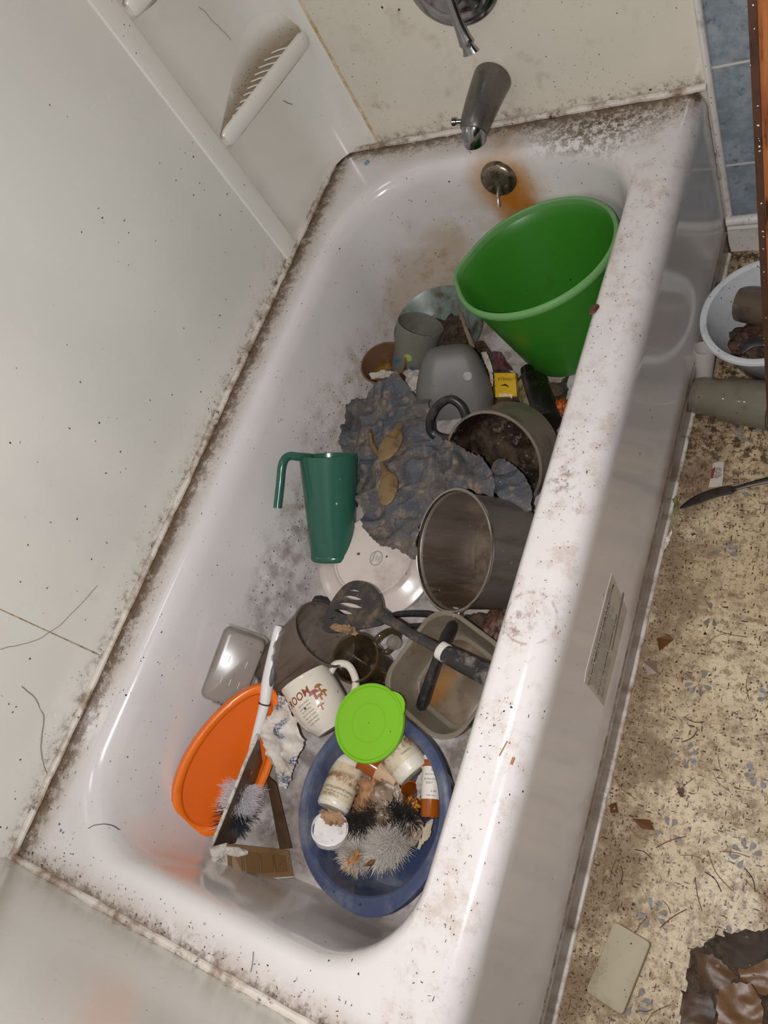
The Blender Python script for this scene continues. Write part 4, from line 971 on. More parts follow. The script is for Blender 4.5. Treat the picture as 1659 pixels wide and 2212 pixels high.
# food rubbish
CL = dirty('dried orange food', '#a87a55', '#6b4426', .65, 22, .5, keep=.3, speck='#2f1c10', bump=.6)
CL2 = dirty('cloudy film over food', '#94826f', '#5f452f', .6, 30, .3, keep=.3, speck='#382418', bump=.5)
cloth('food_wrapper', [(0.428,0.303,0.164),(0.454,0.311,0.169),(0.484,0.307,0.164),(0.501,0.298,0.159),(0.509,0.28,0.154),(0.525,0.271,0.149),(0.548,0.264,0.149),(0.555,0.245,0.144),(0.548,0.222,0.144),(0.52,0.2,0.139),(0.49,0.19,0.139),(0.461,0.196,0.139),(0.427,0.214,0.139),(0.418,0.247,0.144),(0.423,0.277,0.154)], CL2, 'crumpled cloudy plastic wrapper stuck with food in the middle of the blue basin', 'wrapper', inner=[(0.476,0.28,0.179),(0.491,0.25,0.169),(0.531,0.243,0.159)], res=.0028, fold=.020, fr=26, seed=11, thick=.0008)
tag(blob('food_scrap', (0.451,0.277,0.158), (.024, .034, .014), CL, None, .5, 2.4, 21), 'lump of dried orange-brown food beside the white pill bottle', 'food scraps')
tag(blob('food_scrap', (0.446,0.249,0.15), (.020, .018, .010), dirty('dark orange food', '#8d5a2c', '#2d1a0e', .6, 40, .5, bump=.6), None, .6, 2.4, 23), 'small dark orange food lump below the larger one in the blue basin', 'food scraps')
tag(blob('orange_peel', (0.52,0.278,0.148), (.013, .010, .006), dirty('orange peel', '#b9750f', '#7a4410', .4, 40, .4), None, .5, 2.5, 25), 'bright yellow-orange peel scrap under the open amber vial', 'food scraps')
cloth('paper_scrap', [(0.551,0.263,0.15),(0.565,0.272,0.15),(0.567,0.248,0.15),(0.556,0.221,0.15),(0.549,0.221,0.15),(0.552,0.244,0.15)], dirty('yellowed paper', '#b5a58c', '#7c6a52', .4, 50, .7), 'yellowed printed paper scrap at the right inside of the blue basin', 'paper', res=.0025, fold=.004, fr=30, seed=6, ridged=False)
cloth('paper_scrap', [(0.518,0.311,0.156),(0.526,0.335,0.156),(0.531,0.315,0.156),(0.541,0.285,0.156),(0.535,0.287,0.156)], PAPER, 'white paper strip between the two right-hand amber vials', 'paper', res=.0025, fold=.004, fr=30, seed=8, ridged=False)
# the fluffy duster: a white twin tuft and a black tuft
def tuft(cx, rx, ry, rz, n, L, jitter=.3, updir=(0, 0, 1)):
    out = []
    for i in range(n):
        a = R.uniform(0, 2*PI); z = R.random()**.8; q = math.sqrt(max(0, 1-z*z)); d = Vector((q*math.cos(a), q*math.sin(a), z))
        out.append((Vector(cx)+Vector((d.x*rx, d.y*ry, d.z*rz))*.5, d+Vector((R.uniform(-1, 1), R.uniform(-1, 1), R.uniform(-1, 1)))*jitter, L*R.uniform(.75, 1.15)))
    return out
fz = thing('fluffy_duster', 'white and black fluffy duster with shaggy strands, at the bottom of the blue basin', 'duster', (0.487,0.205,0.128)); fo = Vector(fz.location)
FW = NT('white strand').out('#cfc8bf', .6); FB = NT('black strand').out('#2d2927', .6); FT = NT('orange-stained strand').out('#c08a3f', .6)
A = Vector((0.449,0.181,0.135))-fo; B = Vector((0.49,0.196,0.14))-fo; D = Vector((0.515,0.229,0.14))-fo
pts = tuft(A, .010, .012, .008, 900, .031, .22)
for k in range(2300): 
    t = R.random(); pts += tuft(B.lerp(D, t), .013, .013, .010, 1, .030, .22)
bristles('white_strands', pts, FW, fz, .0006, 3, .25)
pts = []; A2 = Vector((0.434,0.218,0.15))-fo; B2 = Vector((0.489,0.261,0.155))-fo; D2 = Vector((0.533,0.257,0.152))-fo
for k in range(1500):
    t = R.random()*2; p = A2.lerp(B2, t) if t < 1 else B2.lerp(D2, t-1); pts += tuft(p, .014, .014, .008, 1, .021, .6)
bristles('black_strands', pts, FB, fz, .00065, 3, .4)
bristles('stained_strands', tuft(Vector((0.449,0.169,0.138))-fo, .004, .004, .008, 170, .021, .3), FT, fz, .0007, 3, .3)
g = G(); g.tube([(0.433,0.144,0.15),(0.446,0.156,0.153),(0.456,0.169,0.158),(0.464,0.179,0.163),(0.466,0.188,0.166)], [.0026, .0022, .0024, .0028, .0016], 8)
g.tube([(0.452,0.161,0.156),(0.453,0.172,0.166),(0.456,0.179,0.17)], [.0014, .0012, .0007], 6); g.tube([(0.456,0.169,0.158),(0.472,0.176,0.166),(0.478,0.183,0.168)], [.0014, .0011, .0006], 6)
tag(g.obj('twig', dirty('orange twig', '#c0771c', '#7b4a18', .4, 60, .6)), 'small orange-brown dried stalk on the white end of the fluffy duster', 'twig')
g = G(); g.tube([(0.489,0.173,0.172),(0.495,0.177,0.174),(0.499,0.181,0.175),(0.502,0.185,0.173)], [.0016, .0038, .0040, .0012], 10)
tag(g.obj('seed_pod', dirty('brown pod', '#7d4f2c', '#4a2c18', .5, 90, .6, bump=.5)), 'small brown dried pod caught in the white fluff', 'debris')
tag(blob('food_scrap', (0.426,0.19,0.14), (.012, .020, .008), dirty('tan crumbly food', '#b3946c', '#6e4f33', .5, 60, .7, bump=.6), None, .6, 3, 31), 'tan crumbly scrap left of the white fluff in the blue basin', 'food scraps')

# ================================================================ RAG, SPOONS AND THE REST OF THE PILE
def rag_mat():
    n = NT('dirty blue-grey cloth')
    a = n.noise(14, 7, .7); c = n.mix(n.ss(a, .36, .62), '#4c515b', '#5c5650'); c = n.mix(n.ss(n.noise(30, 7, .75), .50, .66), c, '#857565')
    c = n.mix(n.ss(n.noise(9, 5, .6), .56, .68), c, '#4a4240'); c = n.mix(n.mul(n.specks(300, .3, .15), .8), c, '#b0a898')
    n.bump(n.noise(55, 8, .6, dist=1.0), .8, .006); return n.out(c, .85)
RAG = rag_mat()
cloth('rag', [(0.202,1.073,0.185),(0.231,1.066,0.19),(0.256,1.041,0.19),(0.284,1.008,0.2),(0.321,1.017,0.2),(0.347,0.973,0.21),(0.364,0.921,0.22),(0.42,0.891,0.225),(0.452,0.88,0.225),(0.49,0.863,0.225),(0.513,0.845,0.225),(0.538,0.815,0.225),(0.541,0.782,0.225),(0.509,0.787,0.235),(0.481,0.789,0.245),(0.453,0.777,0.245),(0.429,0.753,0.235),(0.412,0.724,0.225),(0.419,0.666,0.215),(0.385,0.672,0.205),(0.329,0.681,0.195),(0.283,0.711,0.19),(0.256,0.747,0.19),(0.214,0.802,0.185),(0.173,0.857,0.175),(0.14,0.896,0.17),(0.122,0.937,0.165),(0.11,0.989,0.165),(0.126,1.009,0.165),(0.157,1.014,0.17),(0.182,1.039,0.18)], RAG,
      'large crumpled dirty blue-grey rag heaped over the middle of the pile', 'rag', inner=[(0.288,0.842,0.215),(0.371,0.837,0.235),(0.44,0.818,0.245),(0.347,0.747,0.22),(0.241,0.85,0.195),(0.276,0.949,0.21),(0.333,0.901,0.225),(0.192,0.954,0.18),(0.288,0.883,0.215),(0.379,0.706,0.215),(0.448,0.84,0.24)], res=.0030, fold=.058, fr=9, seed=1, thick=.002, wob=.007, octv=3, fine=.012)
cloth('rag', [(0.496,0.876,0.185),(0.518,0.881,0.19),(0.548,0.865,0.195),(0.574,0.841,0.2),(0.601,0.806,0.21),(0.606,0.778,0.215),(0.604,0.768,0.22),(0.578,0.774,0.225),(0.549,0.786,0.225),(0.522,0.805,0.215),(0.497,0.839,0.2)], RAG, 'dark corner of grey cloth drooping into the burnt pot, beside the saucepan', 'rag', res=.003, fold=.018, fr=18, seed=4, thick=.0015)
WD = dirty('stained wood', '#77603f', '#4a3824', .5, 24, .6, keep=.1)
def spoon(name, label, bowl, rx, ry, along, pts, rad):
    o = thing(name, label, 'spoon', bowl, (0, 0, 1), along)
    bm = bmesh.new(); bmesh.ops.create_uvsphere(bm, u_segments=28, v_segments=16, radius=1)
    for v in bm.verts:
        q = v.co; v.co = Vector((q.x*rx, q.y*ry, (q.z*.006 if q.z < 0 else q.z*.0045-.004*max(0, 1-(q.x**2+q.y**2))*0)))
    me = bpy.data.meshes.new('spoon_bowl'); bm.to_mesh(me); bm.free(); finish(me, WD, 60); k = bpy.data.objects.new('spoon_bowl', me); C.objects.link(k); k.parent = o
    g = G(); inv = o.matrix_world.inverted(); g.tube([inv @ Vector(p) for p in pts], rad, 12); g.obj('spoon_handle', WD, o); return o
spoon('wooden_spoon', 'upper of two brown wooden spoons poking from the grey rag, broad reddish bowl', (0.309,0.864,0.246), .034, .022, (0.2086,0.9105,0.357), [(0.309,0.878,0.246),(0.311,0.891,0.246),(0.312,0.904,0.243),(0.311,0.915,0.236)], [.014, .009, .007, .004])
spoon('wooden_spoon', 'lower of two brown wooden spoons on the grey rag, narrow oval bowl', (0.337,0.775,0.244), .034, .020, (-0.1859,0.8293,0.527), [(0.323,0.802,0.242),(0.309,0.818,0.236),(0.273,0.853,0.212),(0.231,0.891,0.2),(0.229,0.905,0.212),(0.219,0.917,0.205)], [.010, .006, .005, .005, .005, .004])
# vanilla packet, extract bottle
YP = dirty('yellow packet', '#c9a018', '#6b5420', .35, 30, .4, keep=.15)
yq = [Vector(p) for p in [(0.407,1.107,0.135),(0.453,1.107,0.135),(0.464,1.063,0.12),(0.419,1.059,0.12)]]
b = thing('vanilla_packet', 'small yellow packet printed with vanilla writing, left of the dark bottle', 'packet', yq[0])
g = G(); quadslab(g, [p-yq[0] for p in yq], .008); g.obj('packet_body', YP, b, 0)
zc = (yq[3]-yq[0]).cross(yq[1]-yq[0]); zc = zc if zc.z > 0 else -zc
xx = (yq[0]-yq[1]).normalized(); yy = zc.cross(xx)
M = frame((yq[0]+yq[1])*.5*.80+(yq[3]+yq[2])*.5*.20-yq[0]+zc.normalized()*.0003, xx, yy)
text('lettering', 'VANILLA', .0095, INK, b, M, xs=.8, off=.0005)
M = frame((yq[0]+yq[1])*.5*.5+(yq[3]+yq[2])*.5*.5-yq[0]+zc.normalized()*.0003, xx, yy)
g = G(); g.tube([tuple(M @ Vector((-.008, .004, .0008))), tuple(M @ Vector((0, 0, .0008))), tuple(M @ Vector((.009, .002, .0008)))], [.001, .0018, .0006], 6); g.obj('pod_picture', INK, b)
M = frame((yq[0]+yq[1])*.5*.12+(yq[3]+yq[2])*.5*.88-yq[0]+zc.normalized()*.0003, xx, yy)
text('lettering', 'llegaume', .012, NT('white print').out('#d5ccb8', .5), b, M, xs=.7, off=.0005, bold=.0004)
BKB = dirty('near-black glass', '#15110e', '#3f342a', .35, 30, .3, keep=.15, speck='#8f7f6a')
bA, bB_ = Vector((0.541,0.997,0.125)), Vector((0.468,1.122,0.105))
b = thing('extract_bottle', 'very dark bottle with torn tan label, between the green bucket and the pot', 'bottle', bA, bB_-bA, (0.3831,-0.5092,0.7707)); hb = (bB_-bA).length
r = .032; g = G(); g.lathe([(.001, 0), (r*.9, 0), (r, .004), (r, hb*.8), (r*.8, hb*.9), (r*.45, hb), (r*.42, hb+.02), (.001, hb+.02)], 48); g.obj('bottle_body', BKB, b, 40)
g = G(); sg = 20; vs = [((r+.0004)*math.cos(-1.5+1.0*k/sg), (r+.0004)*math.sin(-1.5+1.0*k/sg), z) for z in (.030, hb*.78) for k in range(sg+1)]; g.add(vs, [(k, k+1, sg+k+2, sg+k+1) for k in range(sg)]); g.obj('torn_label', dirty('old tan label', '#8a7c5c', '#3f2f20', .6, 35, .6, keep=.4), b, 60)
cloth('paper_scrap', [(0.373,1.146,0.15),(0.383,1.151,0.15),(0.393,1.134,0.145),(0.401,1.117,0.13),(0.409,1.085,0.12),(0.404,1.081,0.12),(0.391,1.111,0.13),(0.379,1.13,0.14)], PAPER, 'crumpled white paper strip between the grey jug and the yellow packet', 'paper', res=.0025, fold=.01, fr=25, seed=14)
MAR = dirty('maroon wrapper', '#4e2a2a', '#2a1a18', .4, 40, .35)
cloth('food_wrapper', [(0.379,1.169,0.125),(0.401,1.164,0.125),(0.426,1.136,0.12),(0.438,1.126,0.115),(0.41,1.122,0.12),(0.392,1.141,0.12)], MAR, 'dark maroon wrapper between the green bucket and the yellow packet', 'wrapper', res=.0025, fold=.012, fr=25, seed=15)
cloth('food_wrapper', [(0.31,1.213,0.105),(0.348,1.203,0.105),(0.379,1.173,0.1),(0.427,1.132,0.09),(0.512,1.113,0.09),(0.542,1.139,0.085),(0.554,1.074,0.085),(0.552,1.01,0.085),(0.46,1.049,0.085),(0.396,1.057,0.085),(0.36,1.11,0.09),(0.326,1.162,0.1)], MUCK, 'matted dark brown muck covering the tub floor before the green bucket', 'food scraps', res=.004, fold=.018, fr=22, seed=16)
tag(blob('food_scrap', (0.552,1.048,0.105), (.012, .018, .010), dirty('orange scrap', '#a8500f', '#4a2410', .5, 50, .5), None, .6, 2.5, 41), 'orange scrap of food beside the dark bottle at the front wall of the tub', 'food scraps')
# black pan handle under plate, small bits
g = G(); g.tube(spline([(0.169,0.57,0.11),(0.183,0.582,0.115),(0.265,0.571,0.115),(0.35,0.57,0.12)], 4), [.006]*3+[.009]*10, 12, .6, up=(0, 0, 1))
g.tube(spline([(0.352,0.567,0.12),(0.364,0.579,0.125),(0.396,0.586,0.13),(0.436,0.59,0.135),(0.456,0.587,0.135)], 5), .0062, 12, .7, up=(0, 0, 1))
g.tube(spline([(0.352,0.567,0.12),(0.38,0.563,0.12),(0.419,0.569,0.125),(0.457,0.577,0.13)], 5), .0048, 12, .7, up=(0, 0, 1))
tag(g.obj('pan_handle', BLK), 'black plastic pan handle with a hanging loop, between the plate and the square container', 'handle')
g = G(); g.lathe([(.001, 0), (.012, 0), (.013, .004), (.008, .010), (.010, .016), (.006, .020), (.001, .020)], 32); k = g.obj('glass_stopper', plastic('clear knob', '#9a9284', .5, '#5a4c3c', .3, .1)); k.location = (0.398,0.524,0.15); k.rotation_euler = (.3, .2, 0)
tag(k, 'small clear glass stopper lying between the brown mug and the square container', 'stopper')
rim = ((0.395,0.449,0.15),0.021,(-0.088,-0.006,0.996))
b = rimthing('small_cup', 'small brown cup mostly hidden behind the lime lid and the square container', 'cup', rim, .05, (1, 0, 0)); vessel('cup_body', rim[1]*.8, rim[1], .05, AMB, b)
tag(blob('food_scrap', (0.563,0.6,0.13), (.020, .030, .012), dirty('reddish brown scrap', '#5e4132', '#2d1d14', .5, 40, .6), None, .5, 2.5, 43), 'reddish brown food scrap under the saucepan beside the front tub wall', 'food scraps')
cloth('food_wrapper', [(0.483,0.614,0.1),(0.534,0.623,0.1),(0.566,0.59,0.1),(0.553,0.549,0.09),(0.489,0.593,0.1)], MUCK, 'dark greasy film of muck below the saucepan', 'food scraps', res=.004, fold=.01, fr=22, seed=18)

# ================================================================ ON THE RIM AND WALLS
HAIR = NT('dark hair').out('#4a3f36', .5); COB = NT('grey cobweb').out('#8d8577', .8)
def strand(name, label, pts, r, mat, cat, wob=.0):
    P = spline(pts, 8); g = G(); g.tube([p+mn.noise_vector(p*70)*wob for p in P], r, 5)
    return tag(g.obj(name, mat), label, cat)
def onwall(pts): return [(.0006, y, z) for _, y, z in pts]
strand('hair', 'long thin curved hair stuck to the left wall, crossing the vertical seam', onwall([(0.0,0.285,0.577),(0.0,0.309,0.538),(0.0,0.334,0.511),(0.0,0.372,0.489),(0.0,0.436,0.466)]), .0004, HAIR, 'hair', .002)
strand('cobweb_strand', 'thick dusty grey strand hanging on the left wall above the near corner of the tub', onwall([(0.0,0.246,0.511),(0.0,0.234,0.479),(0.0,0.212,0.448),(0.0,0.165,0.425),(0.0,0.127,0.388)]), .0010, COB, 'cobweb', .002)
strand('hair', 'small branching hair stuck between the soap shelf and the faucet wall seam', [(0.006,1.49,0.592),(0.006,1.488,0.556),(0.006,1.491,0.531),(0.006,1.504,0.503)], .0008, HAIR, 'hair', .004)
strand('cobweb_strand', 'dark cobweb crack running below the lower soap shelf', [(0.006,1.445,0.576),(0.006,1.463,0.553),(0.006,1.491,0.531),(0.006,1.499,0.505)], .0007, HAIR, 'cobweb', .004)
strand('cobweb_strand', 'thin dark cobweb line above the lower soap shelf', [(0.004,1.396,0.812),(0.004,1.411,0.761),(0.004,1.418,0.733)], .0004, HAIR, 'cobweb', .003)
strand('cobweb_strand', 'faint wavy cobweb line between the soap shelf and the faucet wall seam', [(0.012,1.534,0.505),(0.014,1.568,0.473),(0.018,1.586,0.44),(0.03,1.602,0.408)], .0006, COB, 'cobweb', .004)
strand('hair', 'long curved hair on the front left corner of the tub rim', [(0.132,0.087,0.388),(0.143,0.095,0.389),(0.17,0.104,0.389),(0.194,0.104,0.389)], .0006, HAIR, 'hair', .001)
strand('hair', 'dark curved hair on the near rim of the tub', [(0.49,0.045,0.388),(0.495,0.033,0.389),(0.497,0.023,0.389)], .0006, HAIR, 'hair', .001)
ap = lambda y, z: (W+.0012, y, z)
CHIP = dirty('rust-brown chip', '#5e3424', '#2f1a12', .5, 90, .5)
g = G(); g.lathe([(.001, .0022), (.005, .0018), (.0085, 0), (.001, -.0005)], 20, lambda t, z, q: 1+.25*math.cos(2*t)); k = g.obj('rust_chip', CHIP); k.location = (0.688,1.049,0.387); k.rotation_euler = (0, 0, 1.2); tag(k, 'rust-brown oval chip on the front rim of the tub beside the green bucket', 'chip')
ORS = NT('orange straw bit').out('#a8714e', .6)
for a, c, lb in (((0.739,0.38,0.387), (0.734,0.36,0.387), 'longer thin orange-brown straw bit on the front rim of the tub'), ((0.753,0.363,0.388), (0.752,0.354,0.388), 'short thick orange-brown straw bit on the front rim of the tub')):
    g = G(); g.tube([a, c], .0009 if 'longer' in lb else .0017, 6); tag(g.obj('straw_bit', ORS), lb, 'debris')
g = G()
for i in range(520):
    x, y = R.choice([(R.uniform(.70, .735), R.uniform(.0, 1.45)), (R.uniform(.02, .76), R.uniform(.008, .045)), (R.uniform(.012, .06), R.uniform(.0, 1.45)), (R.uniform(.45, .75), R.uniform(1.45, 1.505))])
    a = R.uniform(0, PI); l_ = R.uniform(.0008, .004); q = R.uniform(.0002, .00055); zz = H+.0009 if x < .735 else H+.0004
    g.tube([(x, y, zz), (x+l_*math.cos(a), y+l_*math.sin(a), zz)], q, 4)
tag(g.obj('rim_crumbs', NT('dark crumbs').out('#3c2e25', .8)), 'fine dark crumbs and lint scattered over the rim of the tub', 'crumbs', kind='stuff')

# ================================================================ THINGS ON THE FLOOR
bw = ((0.885,1.245,0.135),0.111,(-0.071,-0.081,0.994))
EN = dirty('white plastic basin', '#c9cbcd', '#5b4a3a', .30, 22, .3, keep=.35, speck='#2d2119')
b = rimthing('wash_basin', 'round white basin on the floor holding a brown glass, cut off by the wooden door', 'basin', bw, .125, (1, 0, 0)); r = bw[1]; h = .125
g = G(); g.lathe([(.001, 0), (r*.62, 0), (r*.66, .004), (r*.88, h*.85), (r*.90, h*.93), (r*.97, h*.92), (r, h*.95), (r*.985, h*.99), (r*.94, h), (r*.885, h*.98), (r*.865, h*.9), (r*.62, .008), (.001, .005)], 80); g.obj('basin_body', EN, b, 40)
BGL = NT('brown drinking glass'); BGM = BGL.out(BGL.mix(BGL.ss(BGL.noise(25, 5), .4, .7), '#66584a', '#4c4036'), .2, Alpha=.9)
A_, B_ = Vector((0.827,1.31,0.075)), Vector((0.91,1.288,0.08))
b = thing('drinking_glass', 'brown-stained glass lying inside the white basin on the floor', 'glass', A_, B_-A_, (0, 0, 1)); vessel('glass_body', .033, .038, .10, BGM, b)
g = G(); g.tube(spline([(0.842,1.217,0.055),(0.858,1.227,0.062),(0.88,1.229,0.065),(0.918,1.226,0.068)], 5), .010, 10, .4); tag(g.obj('black_strap', BLK), 'black plastic piece lying in the white basin on the floor', 'strap')
tag(blob('food_residue', (0.867,1.251,0.04), (.05, .040, .020), dirty('reddish brown sludge', '#4a2f1e', '#1a100a', .6, 60, .6, keep=.5, speck='#b39b7c', bump=.6), None, .5, 2.5, 51), 'reddish brown sludge at the bottom of the white floor basin', 'food scraps')
rim = ((0.786,1.201,0.085),0.02,(0.098,0.282,0.954))
b = rimthing('paper_cup', 'small white paper cup on the floor between the tub and the white basin', 'cup', rim, .080, (1, 0, 0))
PC = dirty('white paper cup', '#b9b0a9', '#7b6d62', .25, 30, .6, keep=.05)
vessel('cup_body', rim[1]*.74, rim[1], .080, PC, b, .0008, lip=.0012)
TG = plastic('dusty clear glass', '#8f8877', .46, '#5c5040', .4, .08, 30, Coat_Weight=.6)
A_, B_ = Vector((0.773,1.128,0.041)), Vector((0.913,1.103,0.046))
b = thing('drinking_glass', 'dusty clear glass tumbler lying on the floor beside the tub apron', 'glass', A_, B_-A_, (0, 0, 1)); hh = (B_-A_).length
g = G(); g.lathe([(.001, 0), (.026, 0), (.0325, .004), (.0345, .012), (.035, .05), (.041, .058), (.0425, hh*.9), (.0435, hh), (.041, hh), (.0395, hh*.9), (.038, .06), (.031, .052), (.030, .02), (.001, .016)], 56); g.obj('glass_body', TG, b, 40)
SH = dirty('blackened blade', '#4b4440', '#2c211a', .5, 40, .35, keep=.2, speck='#8a7c6d', Metallic=.7)
kp = [Vector(p) for p in [(0.785,0.909,0.004),(0.807,0.926,0.005),(0.835,0.943,0.006),(0.865,0.953,0.008),(0.893,0.965,0.01),(0.942,0.982,0.014)]]
b = thing('table_knife', 'tarnished table knife on the floor, its tip touching the tub', 'knife', kp[0]); kq = [p-kp[0] for p in kp]
g = G(); g.tube(spline(kq[:4], 6), [.0012+.0085*math.sin(min(1, k/9)*PI/2) for k in range(19)], 10, .14, up=(0, 0, 1)); g.obj('blade', SH, b)
g = G(); g.tube(spline(kq[3:], 6), [.0085, .006, .0048, .0045, .0045, .0048, .005, .0055, .006, .0065, .007, .0075, .008], 12, .5, up=(0, 0, 1)); g.obj('handle', SH, b)
lq = [Vector(p) for p in [(0.824,1.008,0.001),(0.842,1.012,0.001),(0.847,0.962,0.001),(0.825,0.957,0.001)]]
b = thing('paper_label', 'small printed paper label with a red corner on the floor above the knife', 'paper', lq[0]); g = G(); quadslab(g, [p-lq[0] for p in lq], .0006); g.obj('label_paper', dirty('white label scrap', '#c0b6aa', '#7b6754', .3, 60, .6), b, 0)
g = G(); quadslab(g, [(p-lq[0])+Vector((0, 0, .0009)) for p in (lq[0].lerp(lq[3], .25), lq[0].lerp(lq[3], .25).lerp(lq[1], .3), lq[3].lerp(lq[2], .3).lerp(lq[0], .35), lq[3].lerp(lq[0], .35))], .0003); g.obj('red_corner', NT('red print').out('#8c2a35', .5), b, 0)
for i, s_ in enumerate(('BAG BAG', 'REF ID 201', 'NET WT')): text('lettering', s_, .0072, INK, b, frame(lq[0].lerp(lq[1], .45+.22*i)*.55+lq[3].lerp(lq[2], .45+.22*i)*.45-lq[0]+Vector((0, 0, .0012)), lq[0]-lq[3], lq[0]-lq[1]), xs=.7)
# pale sponge
SPG = dirty('pale dirty sponge', '#b0a48a', '#6b5a40', .35, 20, .6, keep=.25)
sq = [Vector(p) for p in [(0.825,0.22,0.0),(0.882,0.209,0.0),(0.861,0.11,0.0),(0.806,0.113,0.0)]]; o_ = (sq[0]+sq[2])*.5; ux = (sq[3]-sq[0]).normalized(); uy = Vector((0, 0, 1)).cross(ux)
l_ = ((sq[3]-sq[0]).length+(sq[2]-sq[1]).length)*.25; w_ = ((sq[1]-sq[0]).length+(sq[2]-sq[3]).length)*.25
b = thing('sponge', 'pale beige rectangular slab of dirty sponge on the floor near the bottom of the photo', 'sponge', o_, (0, 0, 1), ux)
g = G(); g.rings([rr(-l_*q, l_*q, -w_*q, w_*q, .006, z) for z, q in ((.001, .97), (.003, 1), (.011, 1), (.0135, .985), (.0142, .95))]); g.obj('slab', SPG, b, 50)
# brown shards of glass along the tub
SHD = NT('brown glass shard').out('#5f3e1d', .2, Coat_Weight=.5)
def shard(label, px, seed):
    q = random.Random(seed); ps = [Vector(p) for p in px]; g = G(); quadslab(g, [p+Vector((0, 0, q.uniform(.001, .009))) for p in ps], .0015); tag(g.obj('glass_shard', SHD, None, 0), label, 'shard')
shard('brown curved glass shard on the floor right of the apron label, catching the light', [(0.795,0.662,0.002),(0.815,0.671,0.002),(0.822,0.663,0.002),(0.803,0.641,0.002)], 1)
shard('flat brown glass shard close to the tub, just below the shiny one', [(0.783,0.616,0.002),(0.802,0.622,0.002),(0.807,0.603,0.002),(0.793,0.597,0.002)], 2)
shard('small brown round shard against the tub in the lower right half', [(0.78,0.38,0.002),(0.789,0.385,0.002),(0.795,0.372,0.002),(0.784,0.367,0.002)], 3)
shard('long brown shard with a white chip on the floor above the pale sponge', [(0.817,0.369,0.002),(0.843,0.375,0.002),(0.853,0.362,0.002),(0.833,0.359,0.002)], 4)
LEAF = dirty('grey-brown leaf', '#5d4a3c', '#332519', .5, 60, .7)
cloth('dead_leaf', [(0.869,0.433,0.004),(0.88,0.437,0.004),(0.885,0.432,0.004),(0.883,0.421,0.004),(0.875,0.423,0.004)], LEAF, 'small curled dark leaf fragment on the floor among the grey petals', 'leaf', res=.002, fold=.006, fr=40, seed=21)
cloth('dead_leaf', [(0.771,0.921,0.014),(0.779,0.925,0.022),(0.785,0.909,0.018),(0.786,0.895,0.006),(0.775,0.893,0.004)], dirty('green husk', '#7b7a4a', '#4a4326', .5, 60, .6), 'curled pale green husk at the knife tip beside the tub', 'leaf', res=.0022, fold=.006, fr=40, seed=22)
cloth('eggshell', [(0.784,0.86,0.02),(0.787,0.856,0.014),(0.781,0.836,0.006),(0.772,0.823,0.003),(0.772,0.847,0.01)], dirty('white shell', '#cbbfae', '#8b7661', .3, 50, .4), 'white curved shell fragment leaning on the tub below the knife', 'shell', res=.002, fold=.003, fr=40, seed=23)
# soggy brown sheets at the lower right
BS = dirty('wet brown sheet', '#5e442b', '#2e1e12', .6, 9, .45, keep=.4, speck='#8a7355', bump=.3); BS2 = dirty('amber brown sheet', '#6b4a28', '#3a2615', .5, 7, .4, keep=.4, speck='#94795a', bump=.3)
cloth('brown_leaf', [(0.967,0.26,0.006),(0.991,0.262,0.012),(1.013,0.273,0.012),(1.045,0.287,0.01),(1.053,0.227,0.01),(1.021,0.22,0.014),(0.992,0.215,0.01),(0.968,0.236,0.008)], dirty('blackened leaf', '#3a2c1f', '#15100b', .6, 14, .7, keep=.5, speck='#7e6a4f', bump=.5), 'blackened matted leaf at the top of the brown heap in the lower right corner', 'leaf', res=.004, fold=.012, fr=22, seed=31)
cloth('brown_leaf', [(0.931,0.216,0.002),(0.962,0.252,0.003),(1.0,0.275,0.003),(1.054,0.297,0.003),(1.072,0.168,0.003),(0.937,0.112,0.002),(0.932,0.174,0.002)], MUCK, 'dark crumbly bottom layer under the brown sheets in the lower right corner', 'leaf', res=.004, fold=.008, fr=22, seed=36)
cloth('brown_leaf', [(0.924,0.212,0.004),(0.948,0.228,0.008),(0.973,0.223,0.01),(0.999,0.212,0.01),(0.993,0.192,0.008),(0.963,0.175,0.006),(0.939,0.18,0.004)], BS, 'mid brown dried sheet at the left of the heap in the lower right corner', 'leaf', res=.004, fold=.008, fr=18, seed=32)
cloth('brown_leaf', [(0.991,0.224,0.014),(1.029,0.241,0.014),(1.062,0.247,0.014),(1.066,0.215,0.014),(1.029,0.201,0.014),(1.0,0.207,0.014)], BS2, 'amber brown dried sheet at the right edge of the heap in the lower right corner', 'leaf', res=.004, fold=.008, fr=18, seed=33)
cloth('brown_leaf', [(0.972,0.178,0.012),(0.989,0.205,0.016),(1.014,0.209,0.016),(1.031,0.193,0.014),(1.039,0.155,0.012),(0.978,0.13,0.012)], BS2, 'amber brown dried sheet in the middle of the heap at the bottom edge', 'leaf', res=.004, fold=.008, fr=18, seed=34)
cloth('brown_leaf', [(0.928,0.167,0.004),(0.963,0.178,0.006),(0.977,0.163,0.006),(0.98,0.13,0.006),(0.935,0.112,0.004)], BS, 'dull brown dried sheet at the bottom left of the heap in the lower right corner', 'leaf', res=.004, fold=.008, fr=18, seed=35)
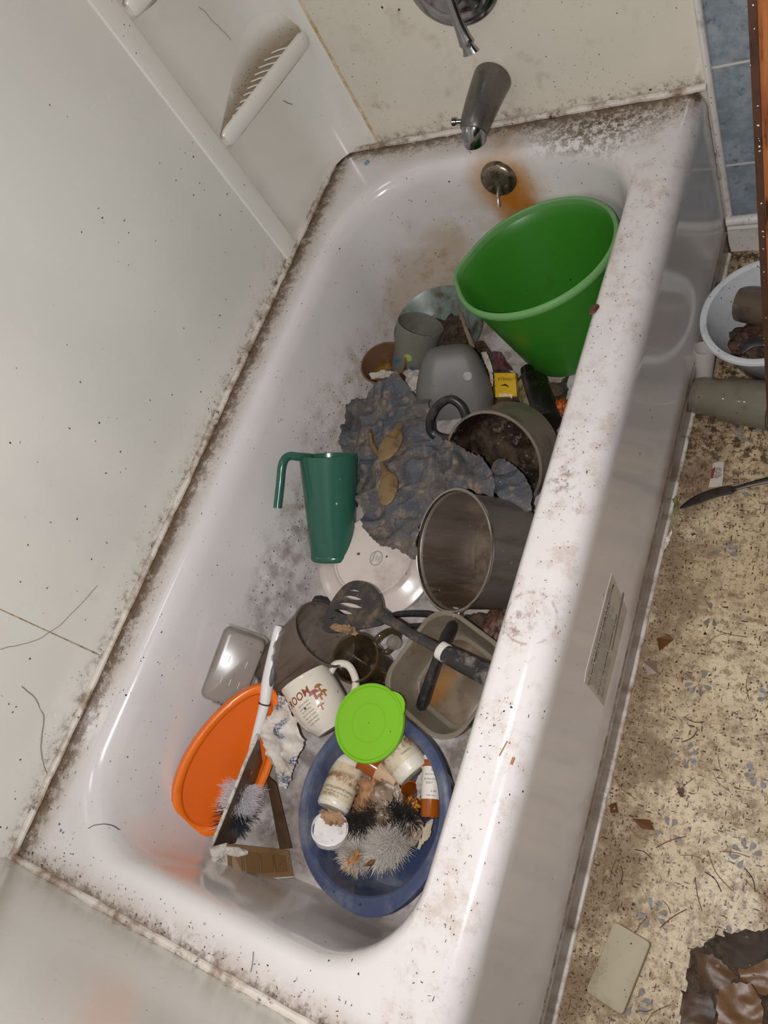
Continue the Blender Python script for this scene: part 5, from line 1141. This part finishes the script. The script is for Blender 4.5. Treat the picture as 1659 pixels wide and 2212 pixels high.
# pine needles
NM = [NT('needle brown').out('#6b4326', .6), NT('needle dark').out('#3b2618', .6), NT('needle tan').out('#8a6237', .6)]
protos = []
for k in range(3):
    g = G(); L_ = (.045, .03, .055)[k]; g.tube(spline([(-L_/2, 0, .001), (0, (.002, -.004, .006)[k], .0016), (L_/2, 0, .001)], 4), .00065, 5)
    protos.append(g.obj('pine_needle', NM[k]))
spots = [(0.928,0.296,-0.0),(0.944,0.318,0.0),(0.95,0.336,0.0),(0.967,0.364,0.0),(0.843,0.324,0.0),(0.83,0.351,-0.0),(0.805,0.289,0.0),(0.817,0.285,0.0),(0.914,0.34,0.0),(0.901,0.252,0.0),(0.889,0.264,0.0),(0.932,0.458,0.0),(0.925,0.485,0.0),(0.877,0.542,0.0),(0.888,0.681,0.0),(0.907,0.693,0.0),(0.875,0.515,0.0),(0.947,0.615,0.0),(0.878,0.353,0.0),(0.99,0.336,0.0),(1.003,0.328,0.0),(0.86,0.228,0.0),(0.888,0.127,0.0),(0.904,0.125,-0.0),(0.948,0.222,0.0),(0.955,0.25,0.0),(0.795,0.412,0.0),(0.882,0.437,0.0),(0.848,0.471,0.0),(0.958,0.459,0.0)]
rn = random.Random(5)
for i, p in enumerate(spots):
    k = i % 3; o = protos[k] if i < 3 else protos[k].copy()
    if i >= 3: C.objects.link(o)
    o.location = (p[0], p[1], .0008); o.rotation_euler = (0, 0, rn.uniform(0, PI)); s_ = rn.uniform(.6, 1.1); o.scale = (s_, s_, 1)
    tag(o, 'dry brown pine needle among many on the dirty vinyl floor', 'pine needle', 'pine needles on the floor')
g = G()
for i in range(6500):
    near = R.random() < .35
    x = R.uniform(.775, .81) if near else R.uniform(.78, 1.12); y = R.uniform(-.05, 1.2)
    a = R.uniform(0, PI); l_ = R.uniform(.001, .006) if R.random() < .45 else R.uniform(.0005, .0016); q = R.uniform(.00015, .00040)*(2.2 if R.random() < .05 else 1)
    g.tube([(x, y, .0007), (x+l_*math.cos(a), y+l_*math.sin(a), .0009)], q, 4, 1, k=R.choice((0, 0, 1, 2)))
tag(g.obj('floor_crumbs', [NT('crumb brown').out('#4d3524', .8), NT('crumb dark').out('#241a12', .8), NT('crumb tan').out('#7d6040', .8)]), 'fine brown crumbs and litter spread all over the cream floor', 'crumbs', kind='stuff')
bpy.context.view_layer.update()
